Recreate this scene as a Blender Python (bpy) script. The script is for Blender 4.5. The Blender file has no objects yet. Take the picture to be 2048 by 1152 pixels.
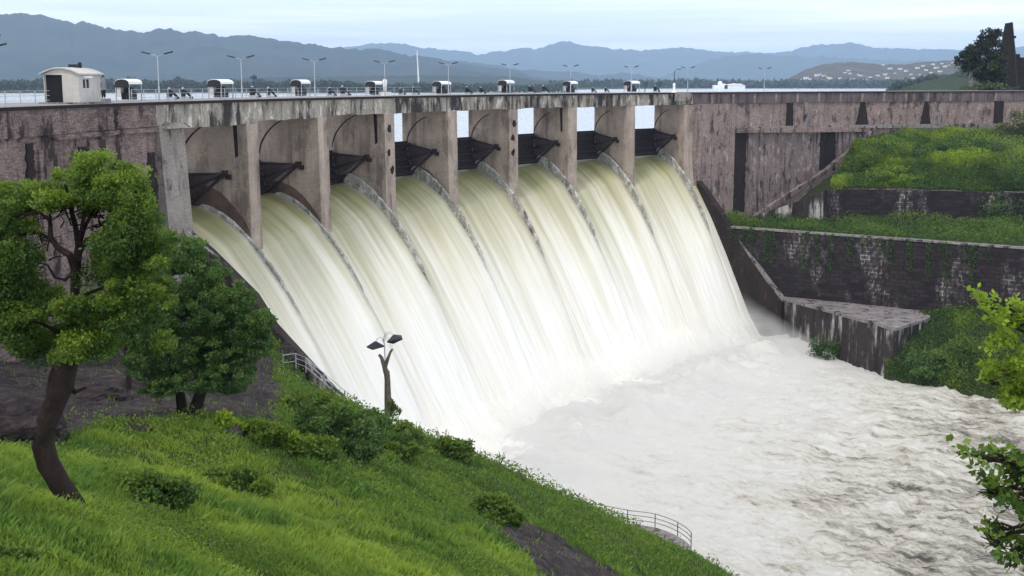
import bpy, math, random
import numpy as np
from mathutils import Vector
random.seed(7); rng = np.random.default_rng(7)
SC = bpy.context.scene
COL = SC.collection
rad = math.radians

# ------------------------------------------------------------------ camera
F_PX, HOR = 2491.643, 165.286
TH = math.atan((576-HOR)/F_PX); CT, ST = math.cos(TH), math.sin(TH)
cam = bpy.data.objects.new('camera', bpy.data.cameras.new('camera')); COL.objects.link(cam)
cam.data.sensor_width = 36; cam.data.lens = F_PX/2048*36
cam.data.clip_start = .2; cam.data.clip_end = 60000
cam.location = (0, 0, 0); cam.rotation_euler = (math.pi/2-TH, 0, 0)
SC.camera = cam

# ------------------------------------------------------------------ sky and sun
SUN_EL, SUN_AZ = 52, -150          # azimuth from +Y, clockwise (behind and left of the camera)
w = bpy.data.worlds.new('World'); SC.world = w; w.use_nodes = True
nt = w.node_tree; nt.nodes.clear()
def N(t, typ, **kw):
    n = t.nodes.new(typ)
    for k, v in kw.items():
        if k in n.bl_rna.properties: setattr(n, k, v)
        else: n.inputs[k.replace('_', ' ')].default_value = v
    return n
out = N(nt, 'ShaderNodeOutputWorld'); bg = N(nt, 'ShaderNodeBackground', Strength=.115)
sky = N(nt, 'ShaderNodeTexSky', sky_type='NISHITA', sun_disc=False)
sky.sun_elevation = rad(SUN_EL); sky.sun_rotation = rad(SUN_AZ)
tc = N(nt, 'ShaderNodeTexCoord')
mp = N(nt, 'ShaderNodeMapping'); mp.inputs['Scale'].default_value = (1.5, 1.5, 34)
no = N(nt, 'ShaderNodeTexNoise', Scale=1.7, Detail=5., Roughness=.55)
rp = N(nt, 'ShaderNodeValToRGB'); rp.color_ramp.elements[0].position = .40; rp.color_ramp.elements[1].position = .66
rp.color_ramp.elements[0].color = (6.9, 7.7, 9.2, 1); rp.color_ramp.elements[1].color = (10.4, 10.1, 9.9, 1)
mx = N(nt, 'ShaderNodeMixRGB'); mx.inputs[0].default_value = .93
L = nt.links.new
L(tc.outputs['Generated'], mp.inputs[0]); L(mp.outputs[0], no.inputs['Vector']); L(no.outputs['Fac'], rp.inputs[0])
L(sky.outputs[0], mx.inputs[1]); L(rp.outputs[0], mx.inputs[2]); sz = N(nt, 'ShaderNodeSeparateXYZ'); L(tc.outputs['Generated'], sz.inputs[0])
hzr = N(nt, 'ShaderNodeMapRange'); hzr.inputs[1].default_value = 0; hzr.inputs[2].default_value = .35; hzr.inputs[3].default_value = 1.42; hzr.inputs[4].default_value = 1.; L(sz.outputs[2], hzr.inputs[0])
m3 = N(nt, 'ShaderNodeMixRGB', blend_type='MULTIPLY'); m3.inputs[0].default_value = 1; L(mx.outputs[0], m3.inputs[1]); L(hzr.outputs[0], m3.inputs[2]); L(m3.outputs[0], bg.inputs[0]); L(bg.outputs[0], out.inputs[0])
sl = bpy.data.lights.new('sun', 'SUN'); sl.energy = 1.5; sl.angle = rad(10); sl.color = (1, .93, .82)
so = bpy.data.objects.new('sun', sl); COL.objects.link(so)
sd = Vector((math.sin(rad(SUN_AZ))*math.cos(rad(SUN_EL)), math.cos(rad(SUN_AZ))*math.cos(rad(SUN_EL)), math.sin(rad(SUN_EL))))
so.rotation_euler = sd.to_track_quat('Z', 'Y').to_euler()
vs = SC.view_settings; vs.view_transform = 'Standard'; vs.look = 'None'; vs.exposure = .28; vs.gamma = 1
try: SC.cycles.volume_bounces = 7; SC.cycles.max_bounces = 6; SC.cycles.transparent_max_bounces = 8
except Exception: pass

# ------------------------------------------------------------------ the dam's curve (k counts bays, r metres downstream of its front face)
X0, Y0, H0, DK, PITCH = -28.23, 107.06, .23, .077, 14.248
def hd(k): return H0+DK*np.maximum(k, -3.2)
def P(k, r, z):
    kk = max(k, -3.0); h = H0+DK*kk; R = PITCH/DK
    x = X0-R*(math.cos(h)-math.cos(H0)); y = Y0+R*(math.sin(h)-math.sin(H0))
    if k < kk: x += math.sin(h)*(k-kk)*PITCH; y += math.cos(h)*(k-kk)*PITCH
    return (x+math.cos(h)*r, y-math.sin(h)*r, z)
def ray(x, y):
    a = (x-1024)/F_PX; b = (576-y)/F_PX
    return np.array([a, CT+b*ST, -ST+b*CT])
def at(x, y, Y): d = ray(x, y); return d*Y/d[1]          # survey point: bearing and range in metres
def atz(x, y, z): d = ray(x, y); return d*z/d[2]
def kof(x, r, y=185):
    lo, hi = -3., 15.; d = ray(x, y)
    for _ in range(40):
        m = (lo+hi)/2; b = P(m, r, 0)
        if b[0]/b[1] < d[0]/d[1]: lo = m
        else: hi = m
    return lo
ZD, ZB = -1.54, -3.52                                       # deck top, beam underside

# ------------------------------------------------------------------ noise for shapes
_T = rng.random((256, 256))
def vn(x, y):
    x = np.asarray(x, float); y = np.asarray(y, float)
    xi = np.floor(x).astype(int); yi = np.floor(y).astype(int); fx = x-xi; fy = y-yi
    fx = fx*fx*(3-2*fx); fy = fy*fy*(3-2*fy)
    g = lambda i, j: _T[i & 255, j & 255]
    return (g(xi, yi)*(1-fx)+g(xi+1, yi)*fx)*(1-fy)+(g(xi, yi+1)*(1-fx)+g(xi+1, yi+1)*fx)*fy
def fbm(x, y, o=4, g=.5):
    s = 0; a = 1; t = 0
    for i in range(o): s = s+a*vn(x*2**i+17.3*i, y*2**i+9.1*i); t += a; a *= g
    return s/t

# ------------------------------------------------------------------ materials
MATS = {}
def ramp(t, src, stops):
    r = N(t, 'ShaderNodeValToRGB'); e = r.color_ramp.elements
    while len(e) < len(stops): e.new(.5)
    for i, (p, c) in enumerate(stops):
        e[i].position = p; e[i].color = (*c, 1) if len(c) == 3 else c
    t.links.new(src, r.inputs[0]); return r.outputs[0]
def mixc(t, fac, a, b, mode='MIX'):
    m = N(t, 'ShaderNodeMixRGB', blend_type=mode)
    for i, v in ((0, fac), (1, a), (2, b)):
        if hasattr(v, 'links'): t.links.new(v, m.inputs[i])
        elif i == 0: m.inputs[0].default_value = v
        else: m.inputs[i].default_value = (*v, 1)
    return m.outputs[0]
def base(name, rough=.85, spec=.3):
    m = bpy.data.materials.new(name); m.use_nodes = True; t = m.node_tree
    b = t.nodes['Principled BSDF']; b.inputs['Roughness'].default_value = rough
    b.inputs['Specular IOR Level'].default_value = spec
    MATS[name] = m
    return m, t, b
def noise(t, vec, scale, sc3=(1, 1, 1), detail=6., rough=.6, dist=0.):
    p = N(t, 'ShaderNodeMapping'); p.inputs['Scale'].default_value = sc3; t.links.new(vec, p.inputs[0])
    n = N(t, 'ShaderNodeTexNoise', Scale=scale, Detail=detail, Roughness=rough, Distortion=dist); t.links.new(p.outputs[0], n.inputs['Vector'])
    return n.outputs['Fac']
def bump(t, b, h, strength=.5, dist=.1):
    n = N(t, 'ShaderNodeBump', Strength=strength, Distance=dist); t.links.new(h, n.inputs['Height']); t.links.new(n.outputs[0], b.inputs['Normal'])
def wcoord(t): return N(t, 'ShaderNodeNewGeometry').outputs['Position']
def plain(name, c, rough=.6, metal=0., var=.25, sc=3.):
    m, t, b = base(name, rough); b.inputs['Metallic'].default_value = metal
    n = noise(t, N(t, 'ShaderNodeTexCoord').outputs['Object'], sc, detail=5.)
    lo = tuple(x*(1-var) for x in c); hi = tuple(min(1, x*(1+var)) for x in c)
    t.links.new(ramp(t, n, [(.3, lo), (.7, hi)]), b.inputs['Base Color'])
    return m
def concrete(name, c, dark=(.03, .027, .028), streak=.5, blot=.5, crack=0., rows=0., plo=.5, bl_lo=.56, bl_sc=(1, 1, .55), bl_s=.8, grain=.35, white=0., st_lo=.52, patch=None):
    m, t, b = base(name, .9, .2); v = wcoord(t)
    n1 = noise(t, v, .35, detail=8.)
    col = ramp(t, n1, [(.3, tuple(x*.75 for x in c)), (.55, c), (.75, tuple(min(1, x*1.25) for x in c))])
    g = noise(t, v, 6., detail=8., rough=.75)
    col = mixc(t, grain, col, ramp(t, g, [(.3, (.25, .25, .25)), (.7, (1.5, 1.5, 1.5))]), 'MULTIPLY')
    if patch:
        pn = noise(t, v, 1.3, (1, 1, .5), detail=9., rough=.7)
        col = mixc(t, ramp(t, pn, [(plo, (0,)*3), (plo+.06, (.9,)*3)]), col, patch)
    if rows:
        rw_ = noise(t, v, 1.6, (.5, .5, 6), detail=7., rough=.8)
        col = mixc(t, rows, col, ramp(t, rw_, [(.35, (.2,)*3), (.5, (.9,)*3), (.7, (1.6,)*3)]), 'MULTIPLY')
    s = noise(t, v, 1.1, (1, 1, .06), detail=9., rough=.65)
    b2 = noise(t, v, .28, (1, 1, .6), detail=7., rough=.7)
    sm = mixc(t, 1., ramp(t, s, [(st_lo, (0,)*3), (st_lo+.12, (1,)*3)]), ramp(t, b2, [(.42, (0,)*3), (.6, (1,)*3)]), 'MULTIPLY')
    sf = mixc(t, 1., sm, (streak,)*3, 'MULTIPLY')
    col = mixc(t, sf, col, dark)
    bl = noise(t, v, bl_s, bl_sc, detail=10., rough=.68)
    col = mixc(t, mixc(t, 1., ramp(t, bl, [(bl_lo, (0,)*3), (bl_lo+.07, (1,)*3)]), (blot,)*3, 'MULTIPLY'), col, dark)
    if crack:
        vv = N(t, 'ShaderNodeTexVoronoi', feature='DISTANCE_TO_EDGE', Scale=.55)
        wn = N(t, 'ShaderNodeTexNoise', Scale=1.5, Detail=5.); t.links.new(v, wn.inputs['Vector'])
        vm = N(t, 'ShaderNodeVectorMath', operation='MULTIPLY_ADD'); t.links.new(wn.outputs['Color'], vm.inputs[0]); vm.inputs[1].default_value = (1.6,)*3; t.links.new(v, vm.inputs[2])
        t.links.new(vm.outputs[0], vv.inputs['Vector'])
        col = mixc(t, mixc(t, 1., ramp(t, vv.outputs['Distance'], [(0, (1,)*3), (.045, (0,)*3)]), (crack,)*3, 'MULTIPLY'), col, dark)
    if white:
        wn = noise(t, v, .9, (1, 1, .12), detail=10., rough=.7)
        wn2 = noise(t, v, .16, (1, 1, .8), detail=4.)
        f = mixc(t, 1., ramp(t, wn, [(.50, (0,)*3), (.6, (1,)*3)]), ramp(t, wn2, [(.42, (0,)*3), (.55, (white,)*3)]), 'MULTIPLY')
        col = mixc(t, f, col, (.5, .47, .46))
    t.links.new(col, b.inputs['Base Color'])
    bump(t, b, g, .6, .08)
    return m
def leafmat(name, lo, hi, young=(.22, .3, .03), trans=.35):
    m, t, b = base(name, .55, .35)
    ri = N(t, 'ShaderNodeNewGeometry').outputs['Random Per Island']
    a = N(t, 'ShaderNodeAttribute', attribute_name='tint')
    col = ramp(t, ri, [(0, lo), (.6, tuple((x+y)/2 for x, y in zip(lo, hi))), (1, hi)])
    col = mixc(t, a.outputs['Fac'], col, young)
    t.links.new(col, b.inputs['Base Color'])
    tr = N(t, 'ShaderNodeBsdfTranslucent'); t.links.new(col, tr.inputs[0])
    ms = N(t, 'ShaderNodeMixShader'); ms.inputs[0].default_value = trans
    t.links.new(b.outputs[0], ms.inputs[1]); t.links.new(tr.outputs[0], ms.inputs[2])
    t.links.new(ms.outputs[0], t.nodes['Material Output'].inputs[0])
    return m
BEAM = concrete('beam_concrete', (.36, .33, .275), streak=.97, blot=.95, st_lo=.42, bl_lo=.51, bl_s=.5, bl_sc=(1, 1, .3), patch=(.62, .56, .50), plo=.54, grain=.6)
PIER = concrete('pier_concrete', (.43, .35, .29), dark=(.085, .065, .055), streak=.7, blot=.45, bl_s=.45, st_lo=.46, grain=.4, rows=.15)
COLN = concrete('column_concrete', (.31, .275, .245), streak=.7, blot=.7, bl_lo=.54, grain=.6, rows=.3)
WALLP = concrete('old_wall_concrete', (.25, .185, .17), dark=(.022, .016, .016), streak=.85, blot=.9, bl_lo=.53, bl_s=.4, bl_sc=(1, 1, .6), crack=.4, grain=.9, rows=.85)
WALLR = concrete('weathered_wall_concrete', (.31, .235, .215), dark=(.03, .022, .022), streak=.85, blot=.7, bl_lo=.54, crack=.2, grain=1., rows=.35, patch=(.45, .38, .35), plo=.58)
WALLR2 = concrete('streaked_wall_concrete', (.24, .19, .18), dark=(.025, .02, .02), streak=.9, blot=.85, st_lo=.47, grain=.9, patch=(.42, .35, .32), plo=.56)
BANDR = concrete('dark_band_concrete', (.15, .12, .12), dark=(.02, .016, .018), streak=.85, blot=.6, st_lo=.45, grain=.5)
DARKC = concrete('black_stain_shade_concrete', (.026, .018, .018), dark=(.006, .005, .005), streak=.7, blot=.7, grain=.7, patch=(.07, .05, .048), plo=.6)  # near-black; besides stained concrete, paints shade of slots, recesses and buttresses
TRAIN = concrete('brown_streaked_concrete', (.028, .02, .018), dark=(.01, .008, .008), streak=.9, blot=.5, st_lo=.5, grain=.4, patch=(.085, .05, .035), plo=.57)
LOWW = concrete('lower_wall_concrete', (.045, .036, .034), dark=(.011, .009, .01), streak=.9, blot=.6, st_lo=.46, grain=.8, white=.9)
SLAB = concrete('pale_slab_concrete', (.28, .25, .25), streak=0, blot=.95, bl_lo=.52, crack=.4, grain=.8)
ROADM = concrete('deck_paving', (.3, .29, .28), streak=0, blot=.15, grain=.2)
STEEL = plain('galvanised_steel', (.42, .44, .47), .45, .6)
DKMET = plain('dark_painted_metal', (.025, .024, .03), .5, .3)
RUST = plain('rusty_dark_steel', (.03, .021, .022), .8, .2, .5)
WHITE = plain('white_paint', (.78, .78, .77), .5, 0, .08)
CREAM = concrete('cream_plaster', (.5, .48, .45), dark=(.3, .28, .26), streak=.4, blot=.3, grain=.12)
BARK = concrete('tree_bark', (.028, .02, .017), dark=(.012, .009, .008), streak=.8, blot=.5, grain=.8)
GBARK = concrete('grey_bark', (.13, .11, .09), dark=(.03, .025, .02), streak=.7, blot=.4, grain=.8)
ARMP = plain('brown_arm_shade', (.065, .045, .045), .8, .1, .4, .6)  # dark brown that paints the shade between the gate arms
STAIN = plain('wet_brown_stain', (.13, .085, .065), .8, 0, .4, 1.)
LEAF = {'mid': leafmat('leaves_mid', (.026, .068, .014), (.10, .19, .03), young=(.27, .38, .03), trans=.42),
        'dark': leafmat('leaves_dark', (.02, .06, .014), (.07, .15, .035), young=(.19, .3, .05), trans=.4),
        'lime': leafmat('leaves_lime', (.07, .14, .015), (.2, .32, .03), young=(.34, .46, .04), trans=.45),
        'dusk': leafmat('leaves_dusky', (.012, .016, .01), (.035, .045, .026)),
        'far': leafmat('leaves_far_hazed', (.04, .055, .04), (.075, .1, .07))}  # 'far' is lightened to grey-green so the leaf colour carries haze
GRASSM = leafmat('grass_blades', (.062, .145, .02), (.205, .345, .06), young=(.31, .42, .06), trans=.4)

# masonry wall material: dark blocks whose joints show white lime in patches (uv in metres)
def masonry():
    m, t, b = base('dark_masonry', .9, .2)
    uv = N(t, 'ShaderNodeUVMap').outputs[0]; v = wcoord(t)
    br = N(t, 'ShaderNodeTexBrick', Scale=1., offset=.5); br.inputs['Mortar Size'].default_value = .06; br.inputs['Brick Width'].default_value = 1.3; br.inputs['Row Height'].default_value = .62
    br.inputs['Color1'].default_value = (.014, .01, .012, 1); br.inputs['Color2'].default_value = (.032, .023, .025, 1); br.inputs['Mortar'].default_value = (.012, .01, .011, 1)
    ds = N(t, 'ShaderNodeTexNoise', Scale=1.3, Detail=4.); t.links.new(uv, ds.inputs['Vector'])
    vm = N(t, 'ShaderNodeVectorMath', operation='MULTIPLY_ADD'); t.links.new(ds.outputs['Color'], vm.inputs[0]); vm.inputs[1].default_value = (.25,)*3; t.links.new(uv, vm.inputs[2])
    t.links.new(vm.outputs[0], br.inputs['Vector'])
    g = noise(t, v, 5., detail=8., rough=.8)
    col = mixc(t, .6, br.outputs['Color'], ramp(t, g, [(.3, (.3,)*3), (.7, (2.2,)*3)]), 'MULTIPLY')
    pm = noise(t, uv, .11, (1, .45, 1), detail=6., rough=.6)
    pf = noise(t, uv, 1.5, (1, .35, 1), detail=8., rough=.75)
    lime = mixc(t, 1., ramp(t, pm, [(.52, (0,)*3), (.62, (1,)*3)]), ramp(t, pf, [(.47, (0,)*3), (.58, (1,)*3)]), 'MULTIPLY')
    jl = mixc(t, 1., lime, ramp(t, br.outputs['Fac'], [(.0, (.22,)*3), (.6, (1,)*3)]), 'MULTIPLY')
    col = mixc(t, jl, col, (.5, .46, .46))
    mo = noise(t, v, .5, detail=8., rough=.7)
    col = mixc(t, ramp(t, mo, [(.55, (0,)*3), (.7, (.7,)*3)]), col, (.03, .045, .018))
    t.links.new(col, b.inputs['Base Color']); bump(t, b, br.outputs['Fac'], .6, -.06)
    return m
MASON = masonry()

# ------------------------------------------------------------------ object helpers
class MB:
    def __init__(s): s.v = []; s.f = []
    def add(s, vs, fs):
        n = len(s.v); s.v += [tuple(map(float, q)) for q in vs]; s.f += [tuple(n+i for i in q) for q in fs]; return s
    def box(s, c, d, rz=0.):
        cx, cy, cz = c; a, b, e = d[0]/2, d[1]/2, d[2]/2; co, si = math.cos(rz), math.sin(rz)
        vs = []
        for z in (-e, e):
            for x, y in ((-a, -b), (a, -b), (a, b), (-a, b)): vs.append((cx+x*co-y*si, cy+x*si+y*co, cz+z))
        return s.add(vs, [(3, 2, 1, 0), (4, 5, 6, 7), (0, 1, 5, 4), (1, 2, 6, 5), (2, 3, 7, 6), (3, 0, 4, 7)])
    def hexa(s, lo, hi):                     # two quads (ccw from above) joined
        return s.add(list(lo)+list(hi), [(3, 2, 1, 0), (4, 5, 6, 7), (0, 1, 5, 4), (1, 2, 6, 5), (2, 3, 7, 6), (3, 0, 4, 7)])
    def prism(s, poly, off):                 # polygon (3-D points) extruded by vector off
        n = len(poly); vs = [tuple(p) for p in poly]+[tuple(np.add(p, off)) for p in poly]
        return s.add(vs, [tuple(range(n))[::-1], tuple(range(n, 2*n))]+[(i, (i+1) % n, n+(i+1) % n, n+i) for i in range(n)])
    def tube(s, pts, rs, n=8, cap=True, jit=0.):
        pts = [Vector(p) for p in pts]
        if not hasattr(rs, '__len__'): rs = [rs]*len(pts)
        rings = []; up = Vector((.3, .2, 1)).normalized()
        for i, p in enumerate(pts):
            d = (pts[min(i+1, len(pts)-1)]-pts[max(i-1, 0)]).normalized()
            a = d.cross(up)
            if a.length < .05: a = d.cross(Vector((1, 0, 0)))
            a.normalize(); b = d.cross(a).normalized()
            rings.append([p+(a*math.cos(t)+b*math.sin(t))*rs[i]*(1+random.uniform(-jit, jit)) for t in [2*math.pi*j/n for j in range(n)]])
        vs = [q for r in rings for q in r]; fs = []
        for i in range(len(pts)-1):
            for j in range(n): fs.append((i*n+j, i*n+(j+1) % n, (i+1)*n+(j+1) % n, (i+1)*n+j))
        if cap: fs += [tuple(range(n))[::-1], tuple((len(pts)-1)*n+j for j in range(n))]
        return s.add(vs, fs)
    def ball(s, c, r, nu=12, nv=8, noise_=0.):
        r = r if hasattr(r, '__len__') else (r, r, r); vs = []; fs = []
        for i in range(nv+1):
            for j in range(nu):
                a = math.pi*i/nv; b = 2*math.pi*j/nu; q = 1+(random.uniform(-noise_, noise_) if 0 < i < nv else 0)
                vs.append((c[0]+r[0]*q*math.sin(a)*math.cos(b), c[1]+r[1]*q*math.sin(a)*math.sin(b), c[2]+r[2]*q*math.cos(a)))
        for i in range(nv):
            for j in range(nu): fs.append((i*nu+j, i*nu+(j+1) % nu, (i+1)*nu+(j+1) % nu, (i+1)*nu+j)[::-1])
        return s.add(vs, fs)
def mesh(name, v, f, mat, parent=None, smooth=False, uv=None, tint=None, world=True):
    me = bpy.data.meshes.new(name); v = np.asarray(v, np.float64)
    if parent is not None and world: v = v-np.array(parent.location if parent.parent is None else parent.parent.location)
    if isinstance(f, np.ndarray):
        nf, c = f.shape
        me.vertices.add(len(v)); me.vertices.foreach_set('co', v.astype(np.float32).ravel())
        me.loops.add(nf*c); me.loops.foreach_set('vertex_index', f.astype(np.int32).ravel())
        me.polygons.add(nf); me.polygons.foreach_set('loop_start', np.arange(0, nf*c, c, dtype=np.int32))
        me.update(calc_edges=True)
    else: me.from_pydata(v.tolist(), [], f)
    if smooth: me.polygons.foreach_set('use_smooth', np.ones(len(me.polygons), bool))
    if uv is not None:
        l = me.uv_layers.new(name='UVMap'); idx = np.zeros(len(me.loops), np.int32); me.loops.foreach_get('vertex_index', idx)
        l.data.foreach_set('uv', np.asarray(uv, np.float32)[idx].ravel())
    if tint is not None:
        a = me.attributes.new('tint', 'FLOAT', 'POINT'); a.data.foreach_set('value', np.asarray(tint, np.float32))
    me.materials.append(mat); me.update()
    o = bpy.data.objects.new(name, me); COL.objects.link(o)
    if parent is not None: o.parent = parent
    return o
def build(mb, name, mat, parent=None, smooth=False, world=True): return mesh(name, mb.v, mb.f, mat, parent, smooth, world=world)
def tag(o, label=None, cat=None, group=None, kind=None):
    if label: o['label'] = label
    if cat: o['category'] = cat
    if group: o['group'] = group
    if kind: o['kind'] = kind
    return o
def thing(name, label, cat, loc=(0, 0, 0), group=None, rz=0.):
    o = bpy.data.objects.new(name, None); COL.objects.link(o); o.empty_display_size = .2
    o.location = tuple(map(float, loc)); o.rotation_euler = (0, 0, rz)
    return tag(o, label, cat, group)
def kids(o): return [c for c in bpy.data.objects if c.parent == o]
def dup(root, loc, rz, label, group=None):
    def cp(o, par):
        c = o.copy(); COL.objects.link(c); c.parent = par
        for q in kids(o): cp(q, c)
        return c
    c = cp(root, None); c.location = tuple(map(float, loc)); c.rotation_euler = (0, 0, rz); c['label'] = label
    if group: c['group'] = group
    return c
def grid_faces(nu, nv):
    i, j = np.meshgrid(np.arange(nu-1), np.arange(nv-1), indexing='ij'); a = (i*nv+j).ravel()
    return np.stack([a, a+nv, a+nv+1, a+1], 1)

# ------------------------------------------------------------------ STRUCTURE: left hill
CP = np.array([(-6.8,15,-6.2),(-7.3,20,-7.2),(-5.5,25,-10.3),(-.4,38,-15.9),(4.8,52,-21.9),(-12.6,42,-12.1),(-16.2,38,-11.4),(-10.6,55,-14.9),(-12,45,-12.4),
 (-21.2,50,-13.8),(-22.9,75,-17.5),(-29.6,78,-18.2),(-21.7,92,-19.9),(-34.4,82,-17.7),(.2,62,-22.6),(6,66,-25.6),(-8.1,60,-18.1),(-3.8,52,-17.9),(-7.1,40,-13.8),(-8.5,28,-9.7),
 (-18.1,92,-19.9),(-17.2,90,-20.8),(-16,92,-21.3),(-11.8,88,-22.6),(-8.5,84,-22.5),(-5.9,82,-23.1),(-4.2,82,-24.2),(-.8,82,-26.1),(2.6,83,-28.1),(4.9,86,-29.8),(8.2,86,-31.3),(9.5,82,-31.1),(13,82,-31.9),(15.6,76,-31.5),
 (-28,100,-18.5),(-24,104,-18),(-20,104,-21.5),(-16,104,-27),(-14.5,108,-33),(-13,96,-30),(-7,92,-33),(-2,91,-36),(3,93,-38),(7,97,-41),(16,92,-42),(20,84,-42),(24,74,-42),(2,100,-42),(12,100,-44),
 (14,55,-30),(9,40,-24),(5,28,-17),(3,18,-13),(0,12,-9),(14,66,-32),(24,60,-40),(18,40,-33),(14,25,-25),(30,45,-44),(-12,10,-3.5),(0,4,-4.5),(-20,20,-6),(-30,40,-9),(-36,60,-12),(-34,95,-17.5),(-42,80,-15),
 (10,8,-12),(20,10,-24),(-30,10,-3),(-12,30,-9.2),(-20,28,-8)], float)
def tps_fit(c):
    n = len(c); d = np.linalg.norm(c[:, None, :2]-c[None, :, :2], axis=2); K = np.where(d > 0, d*d*np.log(d+1e-9), 0)+np.eye(n)*8.
    A = np.zeros((n+3, n+3)); A[:n, :n] = K; A[:n, n] = 1; A[:n, n+1:] = c[:, :2]; A[n, :n] = 1; A[n+1:, :n] = c[:, :2].T
    return np.linalg.solve(A, np.r_[c[:, 2], 0, 0, 0])
CP[20:34, 2] -= .9; CP[20:26, 2] -= .7; CP[17:19, 2] -= .3; TW = tps_fit(CP)
def hill(x, y):
    x = np.asarray(x, float); y = np.asarray(y, float); sh = x.shape; x = x.ravel(); y = y.ravel(); o = np.zeros(len(x))
    for s in range(0, len(x), 20000):
        a, b = x[s:s+20000], y[s:s+20000]
        d2 = (a[:, None]-CP[None, :, 0])**2+(b[:, None]-CP[None, :, 1])**2
        o[s:s+20000] = (np.where(d2 > 0, .5*d2*np.log(d2+1e-9), 0))@TW[:-3]+TW[-3]+TW[-2]*a+TW[-1]*b
    o += .5*(fbm(x*.25+5, y*.25)-.5)+.25*(fbm(x*.9, y*.9)-.5)
    return np.maximum(o, -46).reshape(sh)
def onhill(px, py, d0=10, d1=125):
    d = ray(px, py); Y = np.linspace(d0, d1, 700); q = d[None, :]*(Y/d[1])[:, None]; h = hill(q[:, 0], q[:, 1])
    i = np.argmax(q[:, 2] < h)
    if not (q[:, 2] < h).any(): i = int(np.argmin(q[:, 2]-h))
    return np.array([q[i, 0], q[i, 1], h[i]])
def inpoly(x, y, poly):
    ins = np.zeros(x.shape, bool); n = len(poly); j = n-1
    for i in range(n):
        xi, yi = poly[i][:2]; xj, yj = poly[j][:2]
        ins ^= ((yi > y) != (yj > y)) & (x < (xj-xi)*(y-yi)/(yj-yi+1e-12)+xi); j = i
    return ins
# bare rock outcrops on the hill (plan outlines)
ROCKA = [onhill(*p)[:2] for p in ((-60, 905), (60, 880), (170, 858), (250, 838), (330, 845), (430, 838), (480, 842), (530, 838), (545, 850), (570, 800), (560, 765), (548, 728))]+[(-18, 98), (-26, 103), (-36, 96), (-44, 70), (-34, 45)]
ROCKB = [onhill(*p)[:2] for p in ((985, 1060), (1030, 1042), (1070, 1050), (1130, 1085), (1190, 1120), (1260, 1160), (1260, 1220), (1130, 1210), (1080, 1140), (1030, 1100))]
def rockmask(x, y):
    jx = x+2.2*(fbm(x*.5, y*.5)-.5)+1.2*(fbm(x*2.1, y*2.1)-.5); jy = y+2.2*(fbm(x*.5+40, y*.5+3)-.5)
    return inpoly(jx, jy, ROCKA) | inpoly(jx, jy, ROCKB)
def groundmat():
    m, t, b = base('hill_ground', .95, .15); v = wcoord(t)
    r = N(t, 'ShaderNodeAttribute', attribute_name='tint').outputs['Fac']
    rk = noise(t, v, 1.2, (1, 1, 2.2), detail=10., rough=.72)
    rc = ramp(t, rk, [(.32, (.014, .012, .014)), (.5, (.05, .04, .042)), (.62, (.085, .068, .068)), (.74, (.16, .135, .13))])
    gr = noise(t, v, 2.5, detail=8., rough=.7)
    gc = ramp(t, gr, [(.3, (.02, .03, .01)), (.7, (.06, .09, .02))])
    t.links.new(mixc(t, r, gc, rc), b.inputs['Base Color']); bump(t, b, rk, 1., .35)
    return m
GM = groundmat()
gx = np.arange(-60, 32.1, .45); gy = np.arange(2, 112.1, .45)
GX, GY = np.meshgrid(gx, gy, indexing='ij'); GZ = hill(GX, GY)
rm = rockmask(GX, GY).astype(float)
GZ += rm*(.7*np.abs(fbm(GX*.8, GY*.8, 5, .6)-.5)+.25*(vn(GX*2.1, GY*2.1)-.5))
# keep the bank below the spillway, the channel and the dam
for k in np.arange(-.2, 3, .05):
    pass
def kr(x, y):      # plan position -> (k, r)
    h0 = H0; R = PITCH/DK; cx = X0+R*math.cos(h0); cy = Y0-R*math.sin(h0)
    dx = cx-x; dy = y-cy; rr = np.hypot(dx, dy); h = np.arctan2(dy, dx); return (h-H0)/DK, R-rr
KK, RR = kr(GX, GY)
GZ = np.where((KK > -.12) & (RR > -12), np.minimum(GZ, -43), GZ)
GZ = np.where((KK <= -.12) & (KK > -6) & (RR < .2), np.minimum(GZ, -30), GZ)
hl = mesh('hill', np.stack([GX, GY, GZ], 2).reshape(-1, 3), grid_faces(len(gx), len(gy)), GM, smooth=True, tint=rm.ravel())
tag(hl, kind='structure')

# ------------------------------------------------------------------ STRUCTURE: water
def flowz(r):      # falling water surface
    return np.interp(r, [-12, -8, -6.5, -5, -3, -1, 0, 2, 4, 7, 10, 12.5, 14.5, 16.5, 19, 22, 26], [-11.7, -11.8, -11.8, -12.1, -13.1, -14.6, -15.5, -18.3, -21.2, -26.2, -31.9, -36.6, -38.9, -39.75, -40.05, -40.4, -41.6])
ks = np.unique(np.concatenate([np.arange(-.02, 8.04, 1/90)]))
rs = np.concatenate([np.arange(-8, 0, .16), np.arange(0, 26, .16)])
KG, RG = np.meshgrid(ks, rs, indexing='ij')
fk = np.mod(KG+.0, 1.0)                       # 0 = right side of a pier, .85..1 = next pier
_q = np.clip((fk-.22)/.59, 0, 1); saw = _q*_q*(3-2*_q); saw = np.where(fk > .825, np.clip(1-(fk-.825)/.02, 0, 1), saw)
Ar = np.interp(RG, [-8, -6, -3, 0, 3, 7, 10, 13, 16, 20], [.15, .35, .7, 1.0, 1.7, 2.1, 1.6, .8, .25, 0])
ridge = np.exp(-((fk-.80)/.03)**2)
tail = np.clip((RG-11)/5, 0, 1)
wake = np.exp(-((fk-.868)/.03)**2)*np.interp(RG, [-8, .3, 1.5, 4, 7, 10, 14], [0, 0, 1.0, 1.5, 1.1, .5, 0])*(.5+.9*vn(np.floor(KG)*3.7+2, 0*KG))
bay = np.floor(KG); bo = vn(bay*7.7, bay*3.1)
st = (fbm(KG*30+bo*9, RG*.10+bay*3, 4, .6)-.5)
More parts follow.
